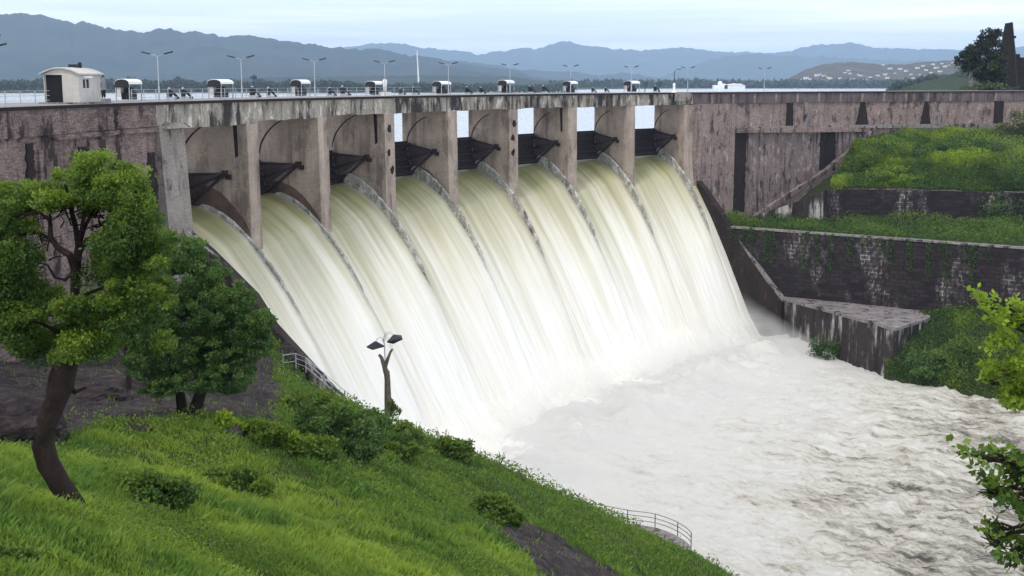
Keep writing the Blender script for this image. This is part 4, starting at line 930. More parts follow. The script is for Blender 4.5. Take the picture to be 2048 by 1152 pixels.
# tall dry weed stalks on the ridge
for i, (px, py, hpx) in enumerate([(888, 862, 28), (1000, 935, 26), (1048, 968, 22), (925, 890, 20), (1180, 1012, 14), (960, 905, 18), (1090, 990, 16), (828, 845, 24)]):
    c = onhill(px, py); s = c[1]/F_PX; mb = MB()
    for j in range(5): limb(mb, c, c+np.array([random.uniform(-.4, .4), 0, random.uniform(.6, 1)])*hpx*s*1.5, .03, .012, 4, .08, 4)
    tag(build(mb, 'weed_stalk', GBARK), 'thin dry branching weed stalk on the grass ridge against the white water', 'weed', 'dry weed stalks on the ridge')

# ------------------------------------------------------------------ lopped stump and the lamp behind it
c = onhill(776, 822); Yq = c[1]; q = lambda x, y, d=0.: at(x, y, Yq+d)
st_ = thing('lopped_stump', 'bare lopped tree stump forking in two on the ridge against the water', 'tree', c)
s = Yq/F_PX; mb = MB(); mb.tube([q(777, 830), q(776, 800), q(775, 760), q(773, 742)], [8.5*s, 7*s, 6*s, 6*s], 12, jit=.07); mb.tube([q(773, 746), q(768, 730), q(763, 715), q(758, 709)], [6*s, 4.5*s, 3.5*s, 2.8*s], 9, jit=.08); mb.tube([q(771, 733), q(776, 716), q(781, 704), q(785, 698)], [4*s, 3.3*s, 2.6*s, 2.2*s], 9, jit=.08)
build(mb, 'trunk', GBARK, st_)
foliage('vine', [blob(q(779, 812), (14*s, .4, 12*s), 500, tint=.1, clumps=10), blob(q(788, 822), (18*s, .4, 10*s), 400, tint=.1, clumps=10)], .16, LEAF['mid'], st_)
lp = thing('floodlight_pole', 'thin pole with two wide dark shallow lamp shades behind the lopped stump', 'lamp', at(771, 800, Yq+2))
q = lambda x, y, d=0.: at(x, y, Yq+2+d); mb = MB(); mb.tube([q(771, 830), q(772, 735), q(770, 712), q(769, 690), q(767, 678), q(770, 667), q(775, 663)], [.05, .05, .045, .04, .035, .025, .02], 7); build(mb, 'pole', STEEL, lp)
for pts, neck in (([(733, 693), (751, 683), (769, 693), (745, 698)], [(767, 684), (762, 674), (756, 676), (751, 684)]), ([(774, 683), (787, 670), (803, 672), (805, 677), (786, 686)], [(769, 682), (772, 670), (781, 664), (786, 671)])):
    mb = MB(); top = [q(x, y-1.5*(1 if i in (1, 2) else 0), (.35 if i in (1, 2) else -.35)) for i, (x, y) in enumerate(pts)]; mb.prism(top, (0, .1, -.09)); sh_ = build(mb, 'lamp_shade', DKMET, lp)
    mb = MB(); mb.tube([q(*n_) for n_ in neck], .022, 6); build(mb, 'bracket', STEEL, lp)
# iron fence on the left training wall
fn = thing('iron_fence', 'grey iron fence descending beside the left edge of the spillway', 'fence', P(-.16, 12, -26))
posts = [tuple(at(x, y, Y)) for x, y, Y in ((592, 737, 97), (612, 745, 96), (648, 776, 94.5), (690, 812, 92.5), (725, 838, 91))]
fn.location = posts[0]
for p in posts: mb = MB(); mb.tube([p, np.add(p, (0, 0, 1.25))], .05, 6); build(mb, 'post', STEEL, fn)
for hh in (.45, .85, 1.22): mb = MB(); mb.tube([np.add(p, (0, 0, hh)) for p in posts], .028, 6); build(mb, 'rail', STEEL, fn)
mb = MB(); e0 = np.array(posts[0]); mb.tube([e0+(-.9, -.6, 1.22), e0+(0, 0, 1.22)], .03, 6); mb.tube([e0+(-.9, -.6, .6), e0+(0, 0, .6)], .025, 6); mb.tube([e0+(-.9, -.6, -.5), e0+(-.9, -.6, 1.22)], .035, 6); build(mb, 'return_rail', STEEL, fn)
# curved platform and its railing at the river edge
arc = [atz(x, y, -36.1) for x, y in ((1150, 1028), (1200, 1036), (1255, 1047), (1310, 1055), (1355, 1072), (1382, 1094), (1384, 1120))]
pl = thing('river_platform', 'curved grey concrete platform at the water edge below the grass', 'platform', arc[3])
def smooth_line(pts, n=6):
    pts = np.array(pts); o = []
    for i in range(len(pts)-1):
        p0, p1, p2, p3 = pts[max(i-1, 0)], pts[i], pts[i+1], pts[min(i+2, len(pts)-1)]
        for t in np.linspace(0, 1, n, endpoint=False): o.append(.5*((2*p1)+(-p0+p2)*t+(2*p0-5*p1+4*p2-p3)*t*t+(-p0+3*p1-3*p2+p3)*t**3))
    return o+[pts[-1]]
sa = smooth_line(arc); inner = [p+np.array([-.28, -1, 0])*6.5 for p in sa]; m_ = len(sa)
v = [tuple(p) for p in sa]+[tuple(p) for p in inner]+[(p[0], p[1], -44) for p in sa]; f = [(i, i+1, m_+i+1, m_+i)[::-1] for i in range(m_-1)]+[(i, 2*m_+i, 2*m_+i+1, i+1)[::-1] for i in range(m_-1)]
build(type('o', (), {'v': v, 'f': f}), 'deck', SLAB, pl)
rl = thing('river_railing', 'rusty three bar railing curving round the river platform', 'railing', arc[2])
rp_ = [arc[0], arc[1], arc[2], arc[3], arc[4], arc[5]]
for p in rp_: mb = MB(); mb.tube([p, p+(0, 0, 1.15)], .04, 6); build(mb, 'post', RAILM if 'RAILM' in globals() else GBARK, rl)
for hh in (.4, .78, 1.15): mb = MB(); mb.tube([p+np.array((0, 0, hh)) for p in sa[:31]], .03, 6); build(mb, 'rail', GBARK, rl)

# ------------------------------------------------------------------ things on the deck
def hdir(k): h = H0+DK*k; return h
# street lamps: copy one lamp; local x = downstream direction
def make_lamp(loc, rz, label):
    t = thing('street_lamp', label, 'street lamp', loc, 'street lamps along the dam deck', rz)
    mb = MB(); mb.tube([(0, 0, 0), (0, 0, 1.2)], [.075, .07], 8); mb.tube([(0, 0, 1.2), (0, 0, 3.7)], [.05, .035], 8); build(mb, 'pole', STEEL, t, world=False)
    for sg in (-1, 1):
        mb = MB(); mb.tube([(0, 0, 3.65), (sg*.25, 0, 3.78), (sg*.75, 0, 3.86)], .022, 6); a = build(mb, 'lamp_arm', STEEL, t, world=False)
        mb = MB(); mb.prism([(sg*.62, -.11, 3.82), (sg*1.35, -.13, 3.99), (sg*1.42, 0, 4.02), (sg*1.35, .13, 3.99), (sg*.62, .11, 3.82)], (0, 0, .09)); build(mb, 'lamp_head', DKMET, a, world=False)
    return t
LAMPS = [(318, 'nearest whole double street lamp, right of the cabin'), (484, 'double street lamp above the second spillway bay from the left'), (630, 'double street lamp above the third spillway bay from the left'), (770, 'double street lamp rising behind the person in white'), (897, 'double street lamp above the middle bay, fifth along the spillway'),
         (1020, 'double street lamp beside the shelter over the sixth bay'), (1141, 'double street lamp over the seventh bay of the spillway'), (1262, 'double street lamp over the last spillway bay'), (1375, 'double street lamp right above the last pier'), (1528, 'double street lamp on the right wing of the dam beyond the town buildings')]
L0 = None
for px, lab in LAMPS:
    k = kof(px, -.45); loc = P(k, -.45, ZD+.005); rz = -hdir(k)
    if L0 is None: L0 = make_lamp(loc, rz, lab)
    else: dup(L0, loc, rz, lab)
k = kof(-22, -.45); dup(L0, (*at(-22, 190, 83)[:2], ZD), -hdir(-2), 'lower dark lamp head reaching in from the left border')
dup(L0, (*at(-42, 190, 68)[:2], ZD), -hdir(-2), 'upper lamp head tip at the left border above the other one')
dup(L0, (*at(2066, 190, 150)[:2], -1.9), -.3, 'lamp head at the right border beside the dark tower')
mb = MB(); k = kof(1348, -.4); t = thing('street_lamp', 'single arm lamp on a white pedestal above the last pier', 'street lamp', P(k, -.4, ZD))
mb.tube([(0, 0, .2), (0, 0, 3.3)], .055, 7); build(mb, 'pole', DKMET, t, world=False); mb = MB(); mb.tube([(0, 0, 3.3), (.2, -.1, 3.5), (.6, -.3, 3.62)], .03, 6); build(mb, 'lamp_arm', DKMET, t, world=False)
mb = MB(); mb.box((.75, -.38, 3.66), (.6, .26, .1), -.4); build(mb, 'lamp_head', DKMET, t, world=False); mb = MB(); mb.tube([(0, 0, 0), (0, 0, .25), (0, 0, .9), (0, 0, 1.35), (0, 0, 1.5)], [.5, .22, .2, .22, .08], 10); build(mb, 'pedestal', WHITE, t, world=False)
# hoist shelters; local y = along the deck, dark panel at the near end paints the opening's shade
def make_shelter(loc, rz, label):
    t = thing('hoist_shelter', label, 'shelter', loc, 'gate hoist shelters on the deck', rz)
    n = 10; v = []; f = []
    for yy in (-1.1, 1.2):
        for i in range(n+1):
            a = math.pi*i/n; v.append((1.0*math.cos(a), yy, 1.62+.5*math.sin(a)**.7))
        for i in range(n+1):
            a = math.pi*i/n; v.append((.95*math.cos(a), yy, 1.60+.46*math.sin(a)**.7))
    m_ = n+1
    for i in range(n): f += [(i, i+1, 2*m_+i+1, 2*m_+i), (m_+i, 3*m_+i, 3*m_+i+1, m_+i+1), (i, m_+i, m_+i+1, i+1), (2*m_+i, 2*m_+i+1, 3*m_+i+1, 3*m_+i)]
    f += [(0, 2*m_, 3*m_, m_), (n, m_+n, 3*m_+n, 2*m_+n)]
    build(type('o', (), {'v': v, 'f': f}), 'canopy', WHITE, t, world=False)
    mb = MB(); a = [(.97*math.cos(math.pi*i/n), -1.12, 1.6+.47*math.sin(math.pi*i/n)**.7) for i in range(n+1)]; a = [(x, y, z if z > 1.65 else 1.3) for x, y, z in a]; mb.prism(a, (0, .03, 0)); build(mb, 'opening_shade', DKMET, t, world=False)
    for x in (-.9, .9):
        for yy in (-1.0, 1.1): mb = MB(); mb.box((x, yy, .8), (.09, .09, 1.62)); build(mb, 'leg', STEEL, t, world=False)
    mb = MB(); mb.box((0, .1, .5), (1.1, 1.3, .7)); mb.tube([(-.5, .1, 1.05), (.5, .1, 1.05)], .28, 10); build(mb, 'hoist_drum', DKMET, t, world=False)
    mb = MB(); mb.box((-.5, -1.0, .95), (.5, .06, 1.1)); build(mb, 'control_panel', CREAM, t, world=False)
    return t
SH = [(257, 'nearest white topped hoist shelter just right of the cabin'), (441, 'white topped hoist shelter above the first spillway bay'), (601, 'white topped hoist shelter above the second spillway bay'), (749, 'white topped hoist shelter next to the person in white'), (883, 'white topped hoist shelter above the fourth spillway bay'), (1012, 'white topped hoist shelter above the fifth spillway bay'), (1140, 'white topped hoist shelter above the sixth spillway bay'), (1263, 'white topped hoist shelter above the seventh spillway bay')]
S0 = None
for px, lab in SH:
    k = kof(px, -3.6); loc = P(k, -3.6, ZD+.005); rz = -hdir(k)
    if S0 is None: S0 = make_shelter(loc, rz, lab); so_ = S0
    else: so_ = dup(S0, loc, rz+random.uniform(-.12, .12), lab)
    so_.scale = (random.uniform(.68, .8), random.uniform(.75, 1.0), random.uniform(.8, .9))
# slanting hoist motors with pale domes, two per bay
def make_motor(loc, rz, label):
    t = thing('hoist_motor', label, 'motor', loc, 'hoist motors between the shelters', rz)
    mb = MB(); mb.box((0, 0, .12), (.8, .6, .24)); build(mb, 'base', STEEL, t, world=False)
    mb = MB(); mb.tube([(-.25, -.1, .95), (.15, .1, .6), (.55, .35, .12)], [.14, .13, .09], 8); build(mb, 'drive_arm', DKMET, t, world=False)
    mb = MB(); mb.box((-.2, 0, .55), (.35, .4, .65)); build(mb, 'gearbox', DKMET, t, world=False)
    mb = MB(); mb.ball((-.22, 0, 1.0), .12, 10, 8); build(mb, 'dome', STEEL, t, world=False)
    return t
M0 = None
ord_ = ['first', 'second', 'third', 'fourth', 'fifth', 'sixth', 'seventh']
for i, (a, b) in enumerate(((343, 371), (508, 541), (662, 689), (803, 830), (936, 964), (1062, 1090), (1187, 1213))):
    for px, side in ((a, 'near'), (b, 'far')):
        lab = f'slanting dark hoist motor with pale dome, {side} one of the {ord_[i]} pair from the left'; k = kof(px, -3.2); loc = P(k, -3.2, ZD+.005)
        if M0 is None: M0 = make_motor(loc, -hdir(k), lab)
        else:
            md = dup(M0, loc, -hdir(k)+random.uniform(-.7, .7), lab); md.scale = (random.uniform(.75, 1.1),)*3
k = kof(1312, -3); dup(M0, P(k, -3, ZD+.005), -hdir(k), 'slanting dark hoist motor, the last one left of the white pedestal lamp')
# deck railing, one section per bay
def make_rail(k0, label, n_=8):
    o = P(k0, -.15, ZD); t = thing('deck_railing', label, 'railing', o, 'railing sections along the deck edge')
    ps = [P(k0+i/7, -.15, ZD) for i in range(n_)]
    for p in ps[:-1]: mb = MB(); mb.tube([p, np.add(p, (0, 0, 1.0))], .035, 6); build(mb, 'post', STEEL, t)
    for hh in (.35, .68, 1.0): mb = MB(); mb.tube([np.add(p, (0, 0, hh)) for p in ps], .016, 5); build(mb, 'rail', STEEL, t)
for k0, lab in ((-3.43, 'thin grey railing section at the left border before the cabin'), (-2.43, 'thin grey railing section left of the cabin'), (-.55, 'thin grey railing section just right of the cabin'), (.45, 'thin grey railing section above the first spillway bay'), (1.45, 'thin grey railing section above the second spillway bay'), (2.45, 'thin grey railing section by the person in white')): make_rail(k0, lab)
# control cabin with arched roof
ck = kof(146, -1.75); co_ = P(ck, -1.75, ZD); hh_ = hdir(ck)
cb = thing('cabin', 'cream cabin with arched roof and dark open doorway on the deck', 'cabin', co_, rz=-hh_)
Wd, Dp, Hh = 2.75, 3.3, 2.15      # local x across the deck, y along it; near gable at y=-Dp/2
mb = MB(); x0_, x1_ = -Wd/2, Wd/2
def gpoly(y): 
    pts = [(x0_, y, .12), (x1_, y, .12), (x1_, y, Hh)]
    for i in range(9): t = i/8; pts.append((x1_+(x0_-x1_)*t, y, Hh+.40*math.sin(math.pi*t)))
    return pts
dx0, dx1, dz = x0_+.06, x0_+1.45, 2.1
mb.hexa([(x0_, -Dp/2, .12), (dx0, -Dp/2, .12), (dx0, -Dp/2+.12, .12), (x0_, -Dp/2+.12, .12)], [(x0_, -Dp/2, Hh), (dx0, -Dp/2, Hh), (dx0, -Dp/2+.12, Hh), (x0_, -Dp/2+.12, Hh)])
mb.hexa([(dx1, -Dp/2, .12), (x1_, -Dp/2, .12), (x1_, -Dp/2+.12, .12), (dx1, -Dp/2+.12, .12)], [(dx1, -Dp/2, Hh), (x1_, -Dp/2, Hh), (x1_, -Dp/2+.12, Hh), (dx1, -Dp/2+.12, Hh)])
gp = [(x1_+(x0_-x1_)*i/10, -Dp/2, Hh+.40*math.sin(math.pi*i/10)) for i in range(11)]; mb.prism(gp, (0, .12, 0)); mb.prism([(x, Dp/2-.12, z) for x, y, z in gp], (0, .12, 0))
mb.box(((dx0+dx1)/2, -Dp/2+.06, (dz+Hh)/2), (dx1-dx0, .12, Hh-dz)); mb.box((0, Dp/2-.06, (Hh+.12)/2), (Wd, .12, Hh-.12)); mb.box((x0_+.06, 0, (Hh+.12)/2), (.12, Dp-.24, Hh-.12))
# downstream wall with window opening
wy0, wy1, wz0, wz1 = -1.05, -.1, 1.15, 1.85
for a, b, c_, d_ in ((-Dp/2+.12, wy0, .12, Hh), (wy1, Dp/2-.12, .12, Hh), (wy0, wy1, .12, wz0), (wy0, wy1, wz1, Hh)): mb.box((x1_-.06, (a+b)/2, (c_+d_)/2), (.12, b-a, d_-c_))
build(mb, 'wall', CREAM, cb, world=False)
mb = MB(); mb.box((x1_-.07, (wy0+wy1)/2, (wz0+wz1)/2), (.03, wy1-wy0, wz1-wz0)); wn_ = build(mb, 'window', plain('dark_glass', (.03, .035, .045), .15), cb, world=False)
mb = MB(); mb.box((x1_-.03, (wy0+wy1)/2, (wz0+wz1)/2), (.05, .05, wz1-wz0)); mb.box((x1_-.03, (wy0+wy1)/2, wz1-.03), (.05, wy1-wy0, .05)); build(mb, 'frame', WHITE, wn_, world=False)
mb = MB(); mb.box((x1_+.1, (wy0+wy1)/2, wz1+.1), (.3, 1.15, .12)); build(mb, 'sunshade', WHITE, cb, world=False)
n = 14; v = []; f = []
for yy in (-Dp/2-.25, Dp/2+.2):
    for dz_ in (0, .09):
        for i in range(n+1): t = i/n; v.append(((x1_+.22)*(1-2*t), yy, Hh-.03+dz_+.44*math.sin(math.pi*t)))
m_ = n+1
for i in range(n): f += [(i, i+1, 2*m_+i+1, 2*m_+i)[::-1], (m_+i, m_+i+1, 3*m_+i+1, 3*m_+i), (i, m_+i, m_+i+1, i+1), (2*m_+i, 2*m_+i+1, 3*m_+i+1, 3*m_+i)]
f += [(0, 2*m_, 3*m_, m_), (n, m_+n, 3*m_+n, 2*m_+n)]
build(type('o', (), {'v': v, 'f': f}), 'roof', CREAM, cb, world=False)
mb = MB(); mb.box((0, 0, .06), (Wd+.5, Dp+.9, .12)); build(mb, 'plinth', SLAB, cb, world=False)
mb = MB(); mb.box((0, .4, Hh+.58), (.7, .5, .3)); mb.box((.3, .7, Hh+.66), (.2, .2, .45)); build(mb, 'roof_vent', DKMET, cb, world=False)
mb = MB(); mb.box(((dx0+dx1)/2, -Dp/2+.16, 1.1), (dx1-dx0-.006, .05, 1.98)); build(mb, 'doorway_shade', plain('doorway_shade_black', (.006, .006, .009), .8), cb, world=False)  # black panel painting the dark interior behind the open doorway

# people: one skinned body each
SKIN = plain('skin', (.25, .14, .09), .6, 0, .1); HAIR = plain('black_hair', (.01, .009, .009), .6, 0, .1)
def skinmesh(name, joints, bones, radii, mat, parent, sub=1):
    me = bpy.data.meshes.new(name); me.from_pydata(joints, bones, []); o = bpy.data.objects.new(name, me); COL.objects.link(o)
    m1 = o.modifiers.new('skin', 'SKIN'); m2 = o.modifiers.new('sub', 'SUBSURF'); m2.levels = m2.render_levels = sub
    if not me.skin_vertices: 
        import bmesh
        bm = bmesh.new(); bm.from_mesh(me); bm.verts.layers.skin.verify(); bm.to_mesh(me); bm.free()
    for i, r in enumerate(radii): me.skin_vertices[0].data[i].radius = (r, r) if not hasattr(r, '__len__') else r
    me.skin_vertices[0].data[0].use_root = True
    bpy.context.view_layer.update(); dg = bpy.context.evaluated_depsgraph_get(); nm = bpy.data.meshes.new_from_object(o.evaluated_get(dg)); bpy.data.objects.remove(o)
    nm.materials.clear(); nm.materials.append(mat)
    for p in nm.polygons: p.use_smooth = True
    n_ = bpy.data.objects.new(name, nm); COL.objects.link(n_); n_.parent = parent; return n_
def person(loc, rz, label, top, trousers, lean=0.):
    t = thing('person', label, 'person', loc, rz=rz)
    J = [(0, 0, .95), (0, 0, 1.15), (0, 0, 1.38), (0, 0, 1.5), (0, .01, 1.58), (0, .02, 1.70)]; B = [(0, 1), (1, 2), (2, 3), (3, 4), (4, 5)]; Rr = [.15, .13, .14, .06, .085, .075]
    for s in (-1, 1):
        b = len(J); J += [(s*.18, 0, 1.42), (s*.24, -.02, 1.16), (s*.25, .08, .92), (s*.25, .11, .84)]; Rr += [.06, .045, .035, .028]; B += [(2, b), (b, b+1), (b+1, b+2), (b+2, b+3)]
        for q in range(4): J.append((s*(.25+(q-1.5)*.018), .135+.006*q, .775+.008*abs(q-1.5))); Rr.append(.009); B.append((b+3, len(J)-1))
        J.append((s*.21, .13, .82)); Rr.append(.01); B.append((b+3, len(J)-1))
        b = len(J); J += [(s*.1, 0, .9), (s*.11, .02, .5), (s*.11, -.01, .09), (s*.11, .14, .04)]; Rr += [.09, .062, .045, .035]; B += [(0, b), (b, b+1), (b+1, b+2), (b+2, b+3)]
    skinmesh('body', J, B, Rr, SKIN, t)
    # face relief, hair, tunic, trousers
    mb = MB(); mb.ball((0, -.015, 1.71), (.092, .1, .085), 12, 8); build(mb, 'hair', HAIR, t, smooth=True, world=False)
    mb = MB()
    prof = [(.66, .25, .17), (.9, .22, .155), (1.15, .19, .14), (1.35, .21, .15), (1.44, .19, .12), (1.5, .08, .07)]; n = 16; v = []; f = []
    for z, a, b in prof:
        for i in range(n): w_ = 2*math.pi*i/n; v.append((a*math.cos(w_), b*math.sin(w_), z+.01*math.sin(5*w_)))
    for i in range(len(prof)-1):
        for j in range(n): f.append((i*n+j, i*n+(j+1) % n, (i+1)*n+(j+1) % n, (i+1)*n+j))
    mb.add(v, f)
    for s in (-1, 1): mb.tube([(s*.15, 0, 1.44), (s*.245, -.02, 1.16), (s*.25, .07, .95)], [.085, .07, .055], 10)
    build(mb, 'tunic', top, t, smooth=True, world=False)
    for s in (-1, 1): mb = MB(); mb.tube([(s*.1, 0, .9), (s*.11, .02, .5), (s*.11, 0, .12)], [.115, .1, .075], 10); build(mb, 'trouser_leg', trousers, t, smooth=True, world=False)
    return t
GC = plain('grey_cloth', (.2, .2, .24), .9, 0, .25); DC = plain('dark_cloth', (.03, .03, .04), .9)
k = kof(207, -1.6); mb = MB(); mb.box(P(k, -1.6, ZD+.16), (.8, .8, .32), -hdir(k)); tag(build(mb, 'step', SLAB), 'small concrete step beneath the person in grey', 'step'); person(P(k, -1.6, ZD+.32), -hdir(k)+1.2, 'person in grey top and dark trousers standing right of the cabin', GC, DC)
k = kof(770, -2.5); person(P(k, -2.5, ZD+.45), -hdir(k)+.9, 'person in long white clothes standing beside a hoist shelter on a plinth', WHITE, WHITE)
mb = MB(); c = P(k, -2.5, ZD+.23); mb.box(c, (1.1, 1.1, .45), -hdir(k)); tag(build(mb, 'plinth', WHITE), 'small white plinth on the deck beneath the person in white', 'plinth')
# concrete box above the last pier, rock pile and planks near the cabin
mb = MB(); mb.hexa([P(7.66, .32, -2.95), P(7.93, .32, -2.95), P(7.93, .182, -2.95), P(7.66, .182, -2.95)], [P(7.66, .32, -1.5), P(7.93, .32, -1.5), P(7.93, .182, -1.5), P(7.66, .182, -1.5)]); build(mb, 'bracket_block', COLN, dam)
# low boundary wall and fence of the far road side at the left
# ------------------------------------------------------------------ far shore: mast, treelines, town
mt_ = thing('radio_mast', 'tall thin pale mast standing on the far lake shore', 'mast', (*at(838, 168, 1500)[:2], -8))
c = np.array(mt_.location); tp = at(834, 101, 1500); mb = MB()
mb.tube([c, tp], [1.5, .5], 4); build(mb, 'mast_shaft', WHITE, mt_)
def treeline(name, pts, D, n, size, hgt, thick, mat, kind='stuff'):
    xs = rng.uniform(pts[0][0], pts[-1][0], n); top = np.interp(xs, [p[0] for p in pts], [p[1] for p in pts]); d = D+rng.uniform(0, 1, n)*thick
    P_ = []
    for x, y, dd in zip(xs, top, d):
        a = at(x, y, dd); zt = a[2]; lump = .62+.45*float(vn(np.array(x*.05), np.array(D*.01)))+.12*float(vn(np.array(x*.3), np.array(3.)))
        P_.append((a[0], a[1], -9+(zt+9)*lump*rng.random()**.5))
    v, f, t = leaves(np.array(P_), size); return tag(mesh(name, v, f, mat, tint=t), kind=kind)
treeline('far_wood', [(-60, 158), (60, 160), (100, 162), (330, 157), (430, 160), (640, 162), (760, 168), (1150, 172)], 1120, 22000, 2.6, 0, 60, LEAF['far'])
treeline('far_wood', [(1100, 168), (1400, 166), (1700, 166), (1880, 165)], 1950, 6000, 8., 0, 120, LEAF['far'])
treeline('far_wood', [(1780, 166), (1850, 156), (1900, 152), (1960, 153), (2100, 150)], 800, 7000, 3.2, 0, 60, LEAF['far'])
for i, (x, y, w_) in enumerate([(508, 152, 8), (1290, 166, 6), (1318, 165, 6)]):
    c = at(x, y+6, 1115); t = thing('shore_tree', ['lone flat topped tree on the far shore left of centre', 'small tree on the far shore over the last bay', 'small tree on the far shore beside the pedestal lamp'][i], 'tree', (c[0], c[1], -8.5)); mb = MB(); mb.tube([(c[0], c[1], -8.6), c], [.5, .3], 5); build(mb, 'trunk', BARK, t)
    foliage('crown', [blob(c+(0, 0, 1.5), (w_*.45, 2, 1.8), 260)], 1.2, LEAF['far'], t)
# houses
def make_house(loc, rz, label, w_, d_, h_):
    t = thing('house', label, 'house', loc, 'white houses of the far town', rz)
    mb = MB(); mb.box((0, 0, h_/2-2), (w_, d_, h_+4)); build(mb, 'wall', WHITE, t, world=False)
    mb = MB(); mb.box((0, 0, h_+.25), (w_+.8, d_+.8, .5)); build(mb, 'roof', SLAB, t, world=False)
    mb = MB()
    for i in range(3): mb.box((-w_*.3+i*w_*.3, -d_/2-.03, h_*.55), (w_*.14, .1, h_*.3))
    tag(build(mb, 'window_row', DKMET, t, world=False), kind='stuff')
    return t
bpy.context.view_layer.update(); dg = bpy.context.evaluated_depsgraph_get()
HP = [(1640, 149), (1648, 152), (1634, 152), (1657, 156), (1690, 146), (1700, 148), (1697, 142), (1716, 149), (1721, 152), (1660, 158), (1680, 158), (1612, 158), (1620, 159), (1604, 160), (1740, 155), (1755, 152), (1770, 150), (1775, 157), (1790, 147), (1800, 139), (1812, 143), (1822, 150), (1835, 137), (1846, 133), (1852, 141), (1866, 130), (1873, 137), (1884, 128), (1890, 134), (1898, 131), (1906, 126), (1862, 146), (1840, 150), (1826, 157), (1780, 138), (1766, 131), (1880, 144), (1705, 160), (1730, 161), (1590, 162), (1645, 161), (1575, 163)]
PLACES = ['where the scrub hill begins', 'low on the bare slope', 'in the middle of the town', 'on the pale right slope', 'near the hilltop']
H0_ = None
for i, (x, y) in enumerate(HP):
    d = ray(x, y); dv = Vector(d).normalized(); hit, loc, *_r, ob, _m = SC.ray_cast(dg, dv*400, dv)
    Yd = 2100
    for Yt in np.arange(1950, 3000, 10):
        pass
    hy = None
    o_ = next(o for o in bpy.data.objects if o.name.startswith('hills') and abs(o.data.vertices[14].co.y-2500) < 300)
    ok, hl_, nn, fi = o_.ray_cast(Vector((0, 0, 0)), dv)
    loc = hl_ if ok else Vector(at(x, y, 2000))
    rz = random.uniform(-.4, .4); lab = f'tiny white house of the far town, {PLACES[min(4, int((x-1570)/72))]}'
    if H0_ is None: H0_ = make_house(loc, rz, lab, 13, 10, 5); hh2 = H0_
    else: hh2 = dup(H0_, loc, rz, lab)
    s_h = random.uniform(.3, .65); hh2.scale = (s_h, s_h, s_h*random.uniform(.7, 1.2))
for x, w_, lab in ((1440, 20, 'white lakeside building with a small dome on the far shore'), (1468, 30, 'long white lakeside building right of the domed one')):
    c = at(x, 173, 1830); t = thing('lakeside_building', lab, 'building', (c[0], c[1], -8.5)); mb = MB(); mb.box((0, 0, 2.5), (w_, 14, 5)); mb.box((w_*.2, 0, 6), (w_*.3, 10, 2)); build(mb, 'wall', WHITE, t, world=False)
    if w_ < 25: mb = MB(); mb.ball((0, 0, 7), (3.5, 3.5, 4)); build(mb, 'dome', WHITE, t, world=False)
    else: mb = MB(); mb.prism([(-w_/2, -8, 5.02), (w_/2, -8, 5.02), (0, -8, 7.5)], (0, 15, 0)); build(mb, 'roof', WHITE, t, world=False)
# ------------------------------------------------------------------ right end: dark tower, tree, bush
tw = thing('tower', 'tall dark tapering brick tower with a slanted top at the right end of the dam', 'tower', (*at(2012, 180, 262)[:2], -3))
q = lambda x, y, d=0.: at(x, y, 262+d); BR = concrete('dark_brick', (.016, .012, .011), dark=(.008, .006, .006), streak=.6, blot=.3)
A = [q(1992, 182), q(2034, 182), q(2037, 182, 4), q(1995, 182, 4)]; Bq = [q(2010, 47), q(2025, 44), q(2026, 46, 1.6), q(2011, 49, 1.6)]; C_ = [q(1998, 110), q(2030, 110), q(2032, 110, 3.4), q(2000, 110, 3.4)]
mb = MB(); mb.hexa(A, C_); mb.hexa(C_, Bq); build(mb, 'tower_shaft', BR, tw); mb = MB(); mb.box(q(2029, 74), (.5, .5, .5)); build(mb, 'finial', BR, tw)
aw = thing('gatehouse', 'dark low building mass behind the tall tree at the right end', 'building', (*q(1985, 180, 6)[:2], -3)); mb = MB(); mb.hexa([q(1955, 183, 5), q(2075, 183, 5), q(2075, 183, 14), q(1955, 183, 14)], [q(1972, 112, 5), q(2075, 116, 5), q(2075, 116, 14), q(1972, 112, 14)]); build(mb, 'wall', BR, aw)
mb = MB(); mb.hexa([q(2028, 118, 5), q(2040, 118, 5), q(2040, 118, 8), q(2028, 118, 8)], [q(2028, 108, 5), q(2040, 108, 5), q(2040, 108, 8), q(2028, 108, 8)]); build(mb, 'parapet_block', BR, aw)
tq = thing('tall_tree', 'tall dark tree with pale trunk leaning left beside the dark tower', 'tree', (*at(1942, 182, 256)[:2], -2.5))
q = lambda x, y, d=0.: at(x, y, 256+d); s = 256/F_PX; mb = MB(); mb.tube([q(1941, 184), q(1942, 150), q(1946, 120), q(1960, 95)], [.42, .35, .28, .15], 8); build(mb, 'trunk', SLAB, tq)
mb = MB()
for a, b in (((1942, 145), (1925, 120)), ((1944, 130), (1975, 95)), ((1950, 115), (1940, 90)), ((1960, 95), (1990, 70)), ((1943, 150), (1965, 130))): limb(mb, q(*a), q(*b), .2, .05, 5, .08, 6)
build(mb, 'branches', BARK, tq)
foliage('crown', [blob(q(x, y, random.uniform(-1, 1)), (a*s, 1.8, b*s), n, clumps=14, lump=.42, hollow=.35) for x, y, a, b, n in ((1928, 118, 17, 14, 1100), (1945, 105, 20, 16, 1300), (1965, 90, 22, 18, 1500), (1975, 72, 20, 13, 1000), (1995, 68, 12, 8, 500), (1950, 125, 24, 15, 1300), (1985, 100, 26, 26, 2200), (1990, 130, 26, 22, 2200), (1970, 150, 26, 16, 1500), (1938, 138, 20, 10, 700), (2000, 155, 20, 20, 1400))], .45, LEAF['dusk'], tq)
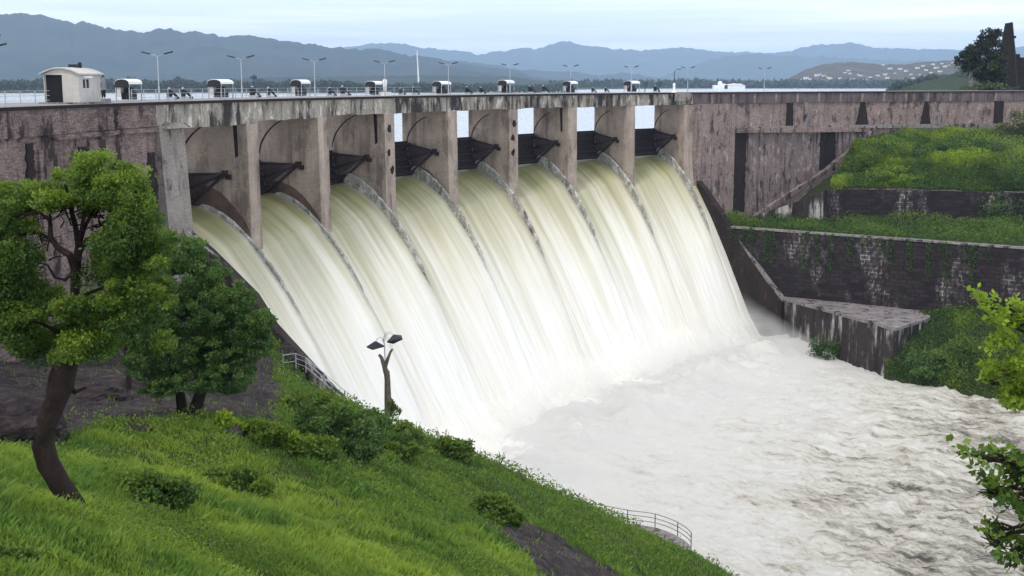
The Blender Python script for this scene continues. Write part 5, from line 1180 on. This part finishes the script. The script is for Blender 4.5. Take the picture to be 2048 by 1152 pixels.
shrub('round dusty bush at the right border beside the end of the dam wall', at(2035, 268, 232), (3.6, 2.6, 3.0), 2600, .3, 'dusk', .15, .25, clumps=24)
shrub('leafy pale bush growing on the deck end under the tall tree', at(1972, 178, 250), (4.5, 2, 1.2), 700, .3, 'far', .1, .3)

# ------------------------------------------------------------------ spray mist over the foot of the fall
v = []; f = []; kk_ = np.linspace(-.5, 8.04, 30)
sec = [(3, -29.5), (8, -31.2), (15, -34.6), (22, -37.2), (32, -39.7), (32, -44), (3, -44)]
for k in kk_: v += [P(k, r_, z) for r_, z in sec]
m_ = len(sec)
for i in range(len(kk_)-1):
    for j in range(m_): f.append((i*m_+j, i*m_+(j+1) % m_, (i+1)*m_+(j+1) % m_, (i+1)*m_+j))
f += [tuple(range(m_))[::-1], tuple(range((len(kk_)-1)*m_, len(kk_)*m_))]
MM = bpy.data.materials.new('spray_mist'); MM.use_nodes = True; t_ = MM.node_tree; t_.nodes.clear(); o_ = N(t_, 'ShaderNodeOutputMaterial'); pv = N(t_, 'ShaderNodeVolumePrincipled'); pv.inputs['Color'].default_value = (1, 1, .99, 1)
ps = wcoord(t_); nz = noise(t_, ps, .12, (1, 1, 1.4), detail=3.); sp_ = N(t_, 'ShaderNodeSeparateXYZ'); t_.links.new(ps, sp_.inputs[0])
zr = N(t_, 'ShaderNodeMapRange'); zr.inputs[1].default_value = -31; zr.inputs[2].default_value = -40; zr.inputs[3].default_value = 0; zr.inputs[4].default_value = 1; t_.links.new(sp_.outputs[2], zr.inputs[0])
dn = mixc(t_, 1., ramp(t_, nz, [(.35, (0,)*3), (.7, (1,)*3)]), zr.outputs[0], 'MULTIPLY'); ml = N(t_, 'ShaderNodeMath', operation='MULTIPLY'); t_.links.new(dn, ml.inputs[0]); ml.inputs[1].default_value = .3; pv.inputs['Anisotropy'].default_value = 0; t_.links.new(ml.outputs[0], pv.inputs['Density'])
t_.links.new(pv.outputs[0], o_.inputs['Volume'])
tag(build(type('o', (), {'v': v, 'f': f}), 'mist', MM), kind='stuff')
